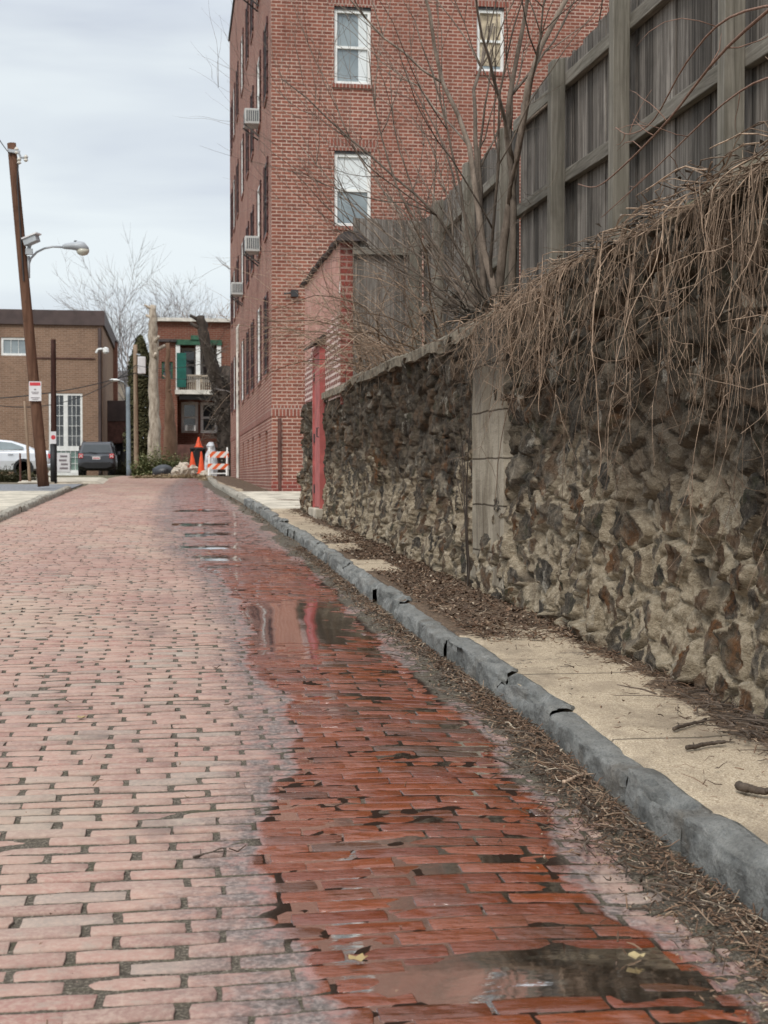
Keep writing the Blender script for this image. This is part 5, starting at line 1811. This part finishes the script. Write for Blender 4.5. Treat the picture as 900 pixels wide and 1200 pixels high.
# charcoal compact SUV, seen from behind. local x runs forwards (+ away), y across
su = thing('compact_suv', (px(113, 70), 70.0, g(70)), 'charcoal grey boxy compact SUV parked facing away by tan building', 'car', rz=math.radians(90), local=True)
m = MB()
rings = [section(-.02, .42, .62, .98, 1.0, .72, .80, .78, .74), section(.05, .36, .66, 1.02, 1.08, .80, .89, .86, .80), section(.12, .30, .7, 1.04, 1.1, .86, .905, .88, .84)]
for x in (.6, 1.6, 2.6):
    rings.append(section(x, .26, .7, 1.06, 1.12, .87, .905, .88, .84))
rings += [section(3.1, .26, .7, 1.05, 1.10, .87, .90, .86, .80), section(3.9, .30, .68, .98, 1.02, .84, .87, .80, .7), section(4.2, .4, .6, .8, .86, .7, .76, .68, .55)]
m.rings(rings)
sb = m.build('body', 'grey_car', su, smooth=False, bevel=.02)
m = MB()
rings = [[(x, -w0, 1.06), (x, w0, 1.06), (x + dx, w1, zt_), (x + dx, -w1, zt_)] for x, w0, dx, w1, zt_ in ((.03, .83, .16, .68, 1.60), (.10, .85, .25, .70, 1.67), (1.2, .86, 0, .72, 1.69), (2.3, .86, -.1, .70, 1.66), (2.95, .84, -.55, .66, 1.58))]
m.rings(rings); m.build('cabin', 'grey_car', su, bevel=.03)
m = MB(); m.hexa([(.015, -.70, 1.13), (.015, .70, 1.13), (.06, .70, 1.13), (.06, -.70, 1.13), (.125, -.60, 1.52), (.125, .60, 1.52), (.2, .60, 1.52), (.2, -.60, 1.52)]); m.build('rear_window', 'car_glass', su)
m = MB(); m.bar((.01, -.02, 1.12), (.03, .38, 1.16), .03, .02); m.build('wiper', 'black', su)
for s in (-1, 1):
    m = MB(); m.box(.35, 2.5, s * .845 - .012, s * .845 + .012, 1.14, 1.5); m.build('side_window', 'car_glass', su)
    m = MB(); m.box(-.055, .05, s * .74 - .11, s * .74 + .11, .86, 1.08); tl = m.build('tail_lamp', 'tail_red', su, bevel=.015)
    m = MB(); m.bar((-.062, s * .74 - .08, .90), (-.062, s * .74 + .08, 1.04), .03, .012, (1, 0, 0)); m.bar((-.062, s * .74 + .08, .90), (-.062, s * .74 - .08, 1.04), .03, .012, (1, 0, 0)); m.build('lamp_bar', 'pale_sign', tl)
    m = MB(); m.rings([[(2.35, s * .92, 1.08), (2.35, s * 1.06, 1.09), (2.35, s * 1.07, 1.24), (2.35, s * .93, 1.24)], [(2.5, s * .92, 1.1), (2.5, s * 1.02, 1.11), (2.5, s * 1.03, 1.22), (2.5, s * .93, 1.22)]]); m.build('mirror', 'grey_car', su)
    m = MB(); m.bar((.4, s * .66, 1.72), (2.2, s * .66, 1.72), .03, .03); m.build('roof_rail', 'black', su)
    for x in (.62, 3.25):
        wheel(su, (x, s * .79, .34), .34, .22)
m = MB(); m.rings([section(-.10, .36, .44, .52, .66, .62, .74, .76, .70), section(.06, .30, .42, .52, .70, .80, .90, .90, .84)]); m.build('bumper', 'black', su, bevel=.02)
m = MB(); m.box(-.045, -.02, -.19, .19, .80, .94); pl_ = m.build('number_plate', 'pale_sign', su)
m = MB(); m.box(-.049, -.046, -.15, .15, .84, .88); m.build('plate_lettering', 'sign_red', pl_)
m = MB(); m.box(-.04, -.018, -.28, .28, .955, .975); m.build('tailgate_trim', 'chrome', su)

# silver saloon, standing across the street end with its tail to the right
sc_ = thing('silver_saloon', (px(61, 57), 57.0, g(57) + .02), 'silver saloon car parked sideways before the tan brick building', 'car', rz=math.radians(180), local=True)
m = MB()
prof = [(0.0, .42, .58, .80, .93, .62, .66, .64, .50), (.08, .34, .6, .88, 1.02, .78, .82, .78, .66), (.35, .27, .62, .92, 1.06, .84, .885, .84, .72), (.9, .22, .62, .94, 1.08, .86, .90, .86, .76),
        (1.6, .2, .62, .95, 1.05, .87, .90, .86, .78), (2.6, .2, .62, .94, 1.03, .87, .90, .86, .78), (3.3, .2, .62, .92, 1.0, .87, .89, .85, .76), (4.2, .24, .6, .80, .88, .84, .86, .78, .66), (4.55, .34, .55, .66, .72, .7, .74, .66, .52)]
m.rings([section(*p) for p in prof]); m.build('body', 'silver_car', sc_, bevel=.02)
m = MB()
m.rings([[(x, -w0, z0), (x, w0, z0), (x, w1, z1), (x, w1 * .8, z1 + .03), (x, -w1 * .8, z1 + .03), (x, -w1, z1)] for x, w0, z0, w1, z1 in ((.62, .70, 1.02, .66, 1.055), (1.0, .76, 1.02, .66, 1.22), (1.5, .79, 1.0, .64, 1.38), (2.0, .80, 1.0, .63, 1.425), (2.6, .80, 1.0, .63, 1.42), (3.1, .79, 1.0, .62, 1.30), (3.7, .74, .92, .66, .98))])
m.build('cabin', 'silver_car', sc_, smooth=False, bevel=.03)
for s in (-1, 1):
    m = MB()
    m.rings([[(x, s * (w - .012), z0), (x, s * (w + .012), z0), (x, s * (w1 + .022), z1), (x, s * (w1 - .002), z1)] for x, w, z0, w1, z1 in ((1.02, .775, 1.08, .735, 1.16), (1.5, .785, 1.06, .67, 1.34), (1.98, .79, 1.05, .655, 1.385))]); m.build('rear_side_window', 'pale_car_glass', sc_)
    m = MB()
    m.rings([[(x, s * (w - .012), z0), (x, s * (w + .012), z0), (x, s * (w1 + .022), z1), (x, s * (w1 - .002), z1)] for x, w, z0, w1, z1 in ((2.06, .79, 1.05, .655, 1.385), (2.6, .79, 1.03, .655, 1.38), (3.1, .785, 1.01, .68, 1.24))]); m.build('front_side_window', 'pale_car_glass', sc_)
    m = MB(); m.box(-.02, .25, s * .66 - .1, s * .66 + .12, .72, .9); m.build('tail_lamp', 'tail_red', sc_, bevel=.02)
    for x in (1.4, 1.95):
        m = MB(); m.box(x, x + .2, s * .905 - .01, s * .905 + .02, .86, .89); m.build('door_handle', 'chrome', sc_)
    m = MB(); m.lathe([(.36, -.015), (.39, -.015), (.39, .015), (.36, .015)], (1.02, s * .885, .32), 'y', 24); m.build('wheel_arch', 'black', sc_)
    for x in (1.02, 3.7):
        wheel(sc_, (x, s * .80, .315), .315, .2)
m = MB(); m.hexa([(.60, -.62, 1.075), (.60, .62, 1.075), (.66, .62, 1.06), (.66, -.62, 1.06), (1.42, -.54, 1.385), (1.42, .54, 1.385), (1.46, .54, 1.37), (1.46, -.54, 1.37)]); m.build('rear_window', 'car_glass', sc_)
m = MB(); m.rings([section(-.05, .30, .38, .46, .56, .60, .68, .68, .62), section(.12, .24, .36, .46, .58, .80, .86, .86, .80)]); m.build('bumper', 'silver_car', sc_)

# ------------------------------------------------------------------ roadworks and rubble by the red house
def cone_thing(loc, label, h=.92, tilt=0.0):
    t = thing('traffic_cone', loc, label, 'traffic cone', 'orange cones by the rubble', local=True)
    t.rotation_euler = (0, tilt, 0)
    m = MB(); m.box(-.18, .18, -.18, .18, 0, .04); m.build('base', 'orange', t, bevel=.01)
    m = MB(); m.lathe([(.14, .041), (.03, h), (.02, h + .01)], (0, 0, 0), 'z', 16); m.build('cone', 'orange', t, smooth=False)
    for a, c in ((.52, .70), (.76, .84)):
        rr0, rr1 = .14 - .11 * (a - .04) / .88 + .004, .14 - .11 * (c - .04) / .88 + .004
        m = MB(); m.lathe([(rr0 - .004, a * h), (rr0, a * h), (rr1, c * h), (rr1 - .004, c * h)], (0, 0, 0), 'z', 16); m.build('reflective_collar', 'white', t)
    return t


cone_thing((px(236, 54), 54, g(54) + .16), 'orange cone with white collars nearest the barricade', .84)
cone_thing((px(226, 55.5), 55.5, g(55) + .35), 'orange cone standing left of another beside the rubble', .66, -.05)
t = thing('black_bin', (px(232, 57), 57, g(57)), 'tall black bin behind the cones carrying a cone on its lid', 'bin')
c = Vector((px(232, 57), 57, g(57) + .35))
m = MB(); m.rings([[c + Vector((math.cos(k * .7854 + .39) * w, math.sin(k * .7854 + .39) * w, z)) for k in range(8)] for z, w in ((-.35, .26), (.6, .32), (.75, .33))]); m.build('body', 'black', t)
m = MB(); m.box(c.x - .32, c.x + .32, 56.68, 57.34, c.z + .76, c.z + .84); m.build('lid', 'black', t, bevel=.02)
cone_thing((px(233, 57), 57, c.z + .85), 'orange cone perched up on the black bin', .42)
t = thing('silver_sack', (px(247, 55.5), 55.5, g(55)), 'crumpled silver plastic sack stood upright behind the barricade', 'sack')
m = MB()
r = random.Random(8)
c = Vector((px(247.5, 55.5), 55.5, g(55.5)))
m.rings([[c + Vector((math.cos(k * .628) * w * r.uniform(.8, 1.2), math.sin(k * .628) * w * r.uniform(.8, 1.2), z)) for k in range(10)] for z, w in ((0, .24), (.3, .27), (.6, .24), (.9, .2), (1.1, .15), (1.25, .17), (1.4, .08))])
m.build('sack_body', 'silver_bag', t)
q = 51.0
bz = g(q) + .12
br = thing('barricade', (px(256, q), q, bz), 'white folding barricade with orange striped boards on the pavement', 'barricade', local=True)
br.rotation_euler = (0, 0, math.radians(-8))
for sgn in (-1, 1):
    for x in (-.32, .32):
        m = MB(); m.bar((x, sgn * .30, 0), (x, sgn * .03, 1.02 if sgn < 0 else .96), .05, .035, (0, 1, 0)); m.build('leg', 'white', br)
    for (z, hgt) in ((.76, .22), (.33, .20)):
        yy = sgn * (.30 - .27 * z / 1.0)
        m = MB(); m.box(-.37, .37, yy + sgn * .022 - .008, yy + sgn * .022 + .008, z - hgt / 2, z + hgt / 2); m.build('striped_board', 'stripes', br)
    m = MB(); m.box(-.30, .30, sgn * .29 - .015, sgn * .29 + .015, .06, .10); m.build('brace', 'white', br)
# concrete rubble heap and weeds
r = random.Random(17)
for i in range(34):
    x = px(r.uniform(203, 240), 56); y = r.uniform(53.5, 57.5)
    s = r.uniform(.10, .30)
    m = MB()
    n = 7
    c = Vector((x, y, g(y) + .02 + .4 * max(0, 1 - abs(x - px(220, 56)) / .7) * r.random()))
    rings = []
    for z, w in ((-.05, .7), (.1 * s / .2, 1.0), (.8 * s, .75), (1.0 * s, .35)):
        rings.append([c + Vector((math.cos(k * 6.283 / n) * s * w * r.uniform(.7, 1.25), math.sin(k * 6.283 / n) * s * w * r.uniform(.7, 1.25), z + r.gauss(0, .03))) for k in range(n)])
    m.rings(rings)
    tag(m.build('concrete_lump', 'rubble_pile', org=c), 'broken pale concrete lump in the heap before the red house', 'rubble', 'concrete lumps in the rubble heap')
m = MB()
c = Vector((px(192, 55), 55, g(55) + .0))
m.rings([[c + Vector((math.cos(k * .571) * w * r.uniform(.85, 1.15), math.sin(k * .571) * w * r.uniform(.85, 1.15), z)) for k in range(11)] for z, w in ((0, .38), (.15, .46), (.35, .40), (.48, .22), (.52, .06))])
tag(m.build('rubbish_bag', 'bag', org=c, smooth=True), 'full black rubbish bag slumped in weeds by the trunks', 'bag')


def weeds(name, cx, cy, w, d, h, n, mat, label, seed, cat='weeds', size=.05):
    r = random.Random(seed)
    m = MB()
    for i in range(n):
        a = r.uniform(0, 6.283); q_ = math.sqrt(r.random())
        x, y = cx + math.cos(a) * q_ * w, cy + math.sin(a) * q_ * d
        hh = h * (1 - .6 * q_) * r.uniform(.3, 1.15)
        b = Vector((x, y, g(y) - .02))
        lean = Vector((r.gauss(0, .3), r.gauss(0, .3), 1)).normalized()
        t_ = b + lean * hh
        m.cr = r.random()
        m.tube([b, (b + t_) / 2 + Vector((r.gauss(0, .02), 0, 0)), t_], [.008, .006, .003], 3)
        for k in range(6):
            scraps(m, b.lerp(t_, r.uniform(.2, 1)) + Vector((r.gauss(0, .05), r.gauss(0, .05), 0)), size * r.uniform(.6, 1.5), r)
    tag(m.build(name, mat, org=(cx, cy, g(cy))), label, cat)


weeds('weed_clump', px(183, 56.5), 56.5, .95, .6, 1.5, 420, 'weed', 'pale green weeds heaped round the foot of the pale trunk', 41, size=.085)
weeds('weed_clump', px(209, 59), 59, .5, .4, 1.3, 170, 'weed', 'yellow green weeds standing beside the reddish brown trunk', 42, size=.07)
weeds('evergreen_bush', px(219, 62), 62, .6, .4, 1.5, 260, 'conifer', 'dark low evergreen bush under the house porch', 43, 'bush')
weeds('dry_weeds', px(205, 53), 53, 1.7, .35, .25, 420, 'straw', 'low straw coloured dry weeds edging the end of the bricks', 44)
weeds('dark_bush', px(8, 43), 43, .95, .35, .62, 420, 'conifer', 'low dark ragged bush in front of the silver car', 45, 'bush')
weeds('dry_weeds', px(247, 47.5), 48.5, .35, 1.5, .2, 160, 'straw', 'dry brown weeds along the pavement foot of the barricade', 46)
weeds('dead_weeds', px(155, 70), 72, 1.0, .6, 1.3, 320, 'conifer', 'dark green growth at the foot of the conifer', 47)

# ------------------------------------------------------------------ conifer and the bare winter trees beyond
q = 73.0
r = random.Random(77)
cf = thing('conifer_tree', (px(165, q), q, g(q)), 'tall narrow dark olive conifer behind the pale utility pole', 'tree')
m = MB(.4); m.tube([(px(165, q), q, 1.2), (px(165, q), q, pz(410, q))], [.16, .03], 8); m.build('trunk', 'dark_trunk', cf)
m = MB()
zt0, zt1 = 1.4, pz(398, q)
for i in range(13000):
    f = r.random() ** .85
    z = zt0 + (zt1 - zt0) * f
    R_ = .98 * min(1, (1 - f) * 2.6) ** .6 * (.75 + .4 * math.sin(f * 23 + 1.3) * .25 + .25 * mn.noise(Vector((f * 9, 2, 1)))) + .04
    a = r.uniform(0, 6.283)
    lob = 1 + .28 * mn.noise(Vector((math.cos(a) * 1.6, math.sin(a) * 1.6, z * .9)))
    rr_ = R_ * lob * (r.random() ** .35)
    scraps(m, (px(165, q) + math.cos(a) * rr_, q + math.sin(a) * rr_, z + r.gauss(0, .1)), .11, r, (math.cos(a), math.sin(a), .2))
m.build('crown', 'conifer', cf)


def winter_tree(x, Y, h, label, seed, rad=.17, mat='far_bark', group='bare winter trees beyond the houses', spread=.55, depth=4):
    r = random.Random(seed)
    z0 = g(Y) - .2
    t = thing('bare_tree', (x, Y, z0), label, 'tree', group)
    tm, bm_ = MB(), MB()
    grow((tm, bm_, depth), (x, Y, z0), (r.gauss(0, .06), 0, 1), h * .62, rad, depth, r, spread, .02, 7, (4, 6), 5, .6, .07, .010)
    tm.build('trunk', mat, t, smooth=True); bm_.build('crown', mat, t)


for x, Y, h, lab, sd in ((140, 92, 12.5, 'bare pale tree forking widely in the gap behind the utility pole', 1), (156, 96, 13.5, 'tallest bare grey tree rising straight behind the conifer', 2),
                         (170, 100, 13.0, 'bare grey tree spreading behind the pale cut trunk', 3), (125, 108, 12.0, 'bare tree showing over the edge of the tan roof', 4),
                         (226, 98, 12.0, 'bare grey tree showing above the middle of the red house roof', 6), (206, 104, 12.5, 'bare tree above the left part of the red house roof', 7),
                         (66, 118, 12.6, 'thin bare tree just topping the dark roof band', 8), (252, 92, 11.5, 'bare tree beside the brick building above the red house', 9)):
    winter_tree(px(x, Y), Y, h, lab, sd)
t_ = winter_tree(px(258, 84), 84, 9.5, 'yellowish bare tree close beside the brick building edge', 15, .1, 'vine', spread=.6)
# branches of a bare tree reaching in from behind the big building
t = thing('bare_tree', (px(281, 56), 56, g(56)), 'bare tree mostly hidden behind the brick building corner', 'tree')
tm, bm_ = MB(), MB()
r = random.Random(19)
x0 = px(281, 56)
tm.tube([(x0, 56, .8), (x0 + .1, 56, 5), (x0, 56, 12)], [.25, .2, .1], 8)
for z, L in ((11.4, 1.1), (9.3, 1.0), (6.5, 1.1)):
    grow((bm_, bm_, 2), (x0 - .05, 56, z - 2.1), (-1, r.gauss(0, .3), .75), L, .025, 2, r, .55, .03, 6, (2, 3), 4, .7, .12)
tm.build('trunk', 'far_bark', t); bm_.build('crown', 'far_bark', t)

# ------------------------------------------------------------------ sky, sun, camera
w = bpy.data.worlds.new('World')
SC.world = w
w.use_nodes = True
t = w.node_tree
t.nodes.clear()
SUN_EL, SUN_AZ = math.radians(46), math.radians(207)      # behind and left of the camera, through cloud


def wn(typ, props=None, **ins):
    n = t.nodes.new('ShaderNode' + typ)
    for k, v in (props or {}).items():
        setattr(n, k, v)
    for k, v in ins.items():
        s = n.inputs[k.replace('_', ' ')]
        if isinstance(v, bpy.types.NodeSocket):
            t.links.new(v, s)
        else:
            s.default_value = v
    return n


sky = wn('TexSky', {'sky_type': 'NISHITA', 'sun_disc': False, 'sun_elevation': SUN_EL, 'sun_rotation': SUN_AZ, 'air_density': 1.0, 'dust_density': 1.5})
bg1 = wn('Background', Color=sky.outputs[0], Strength=.10)
tc = wn('TexCoord')
sp_ = wn('SeparateXYZ', Vector=tc.outputs['Generated'])
mp = wn('Mapping', Vector=tc.outputs['Generated'], Scale=(1.3, 1.3, 6.5))
nz = wn('TexNoise', Vector=mp.outputs[0], Scale=1.6, Detail=5.0, Roughness=.5, Distortion=.3)
rp = wn('ValToRGB', Fac=nz.outputs['Fac'])
rp.color_ramp.elements[0].position = .33; rp.color_ramp.elements[0].color = (.42, .455, .53, 1)
rp.color_ramp.elements[1].position = .60; rp.color_ramp.elements[1].color = (.655, .70, .715, 1)
# cloud cover grows brighter towards the zenith, as an overcast sky does
ze = wn('MapRange', Value=sp_.outputs[2])
ze.inputs[1].default_value = .30; ze.inputs[2].default_value = 1.0; ze.inputs[3].default_value = 1.0; ze.inputs[4].default_value = 2.6
bg2 = wn('Background', Color=rp.outputs[0], Strength=ze.outputs[0])
mx = wn('MixShader', Fac=.90)
t.links.new(bg1.outputs[0], mx.inputs[1]); t.links.new(bg2.outputs[0], mx.inputs[2])
ow = wn('OutputWorld')
t.links.new(mx.outputs[0], ow.inputs[0])

ld = bpy.data.lights.new('sun', 'SUN')
ld.energy = 1.5; ld.angle = math.radians(14); ld.color = (1, .95, .88)
lo = bpy.data.objects.new('sun', ld)
COL.objects.link(lo)
d = Vector((math.sin(SUN_AZ) * math.cos(SUN_EL), math.cos(SUN_AZ) * math.cos(SUN_EL), math.sin(SUN_EL)))
lo.rotation_euler = d.to_track_quat('Z', 'Y').to_euler()
lo.location = d * 60

cd = bpy.data.cameras.new('camera')
cd.sensor_fit = 'AUTO'; cd.sensor_width = 36; cd.lens = F / 1200 * 36
cd.clip_start = .1; cd.clip_end = 3000
cd.dof.use_dof = True; cd.dof.focus_distance = 6.5; cd.dof.aperture_fstop = 8.0
co = bpy.data.objects.new('camera', cd)
COL.objects.link(co)
co.location = (0, 0, EYE)
co.rotation_euler = (math.radians(90) + PITCH, 0, -YAW)
SC.camera = co

SC.view_settings.view_transform = 'Standard'
SC.view_settings.look = 'None'
SC.view_settings.exposure = 0.42
SC.view_settings.gamma = 1.0
SC.cycles.use_denoising = True
SC.cycles.max_bounces = 8
SC.cycles.transparent_max_bounces = 8
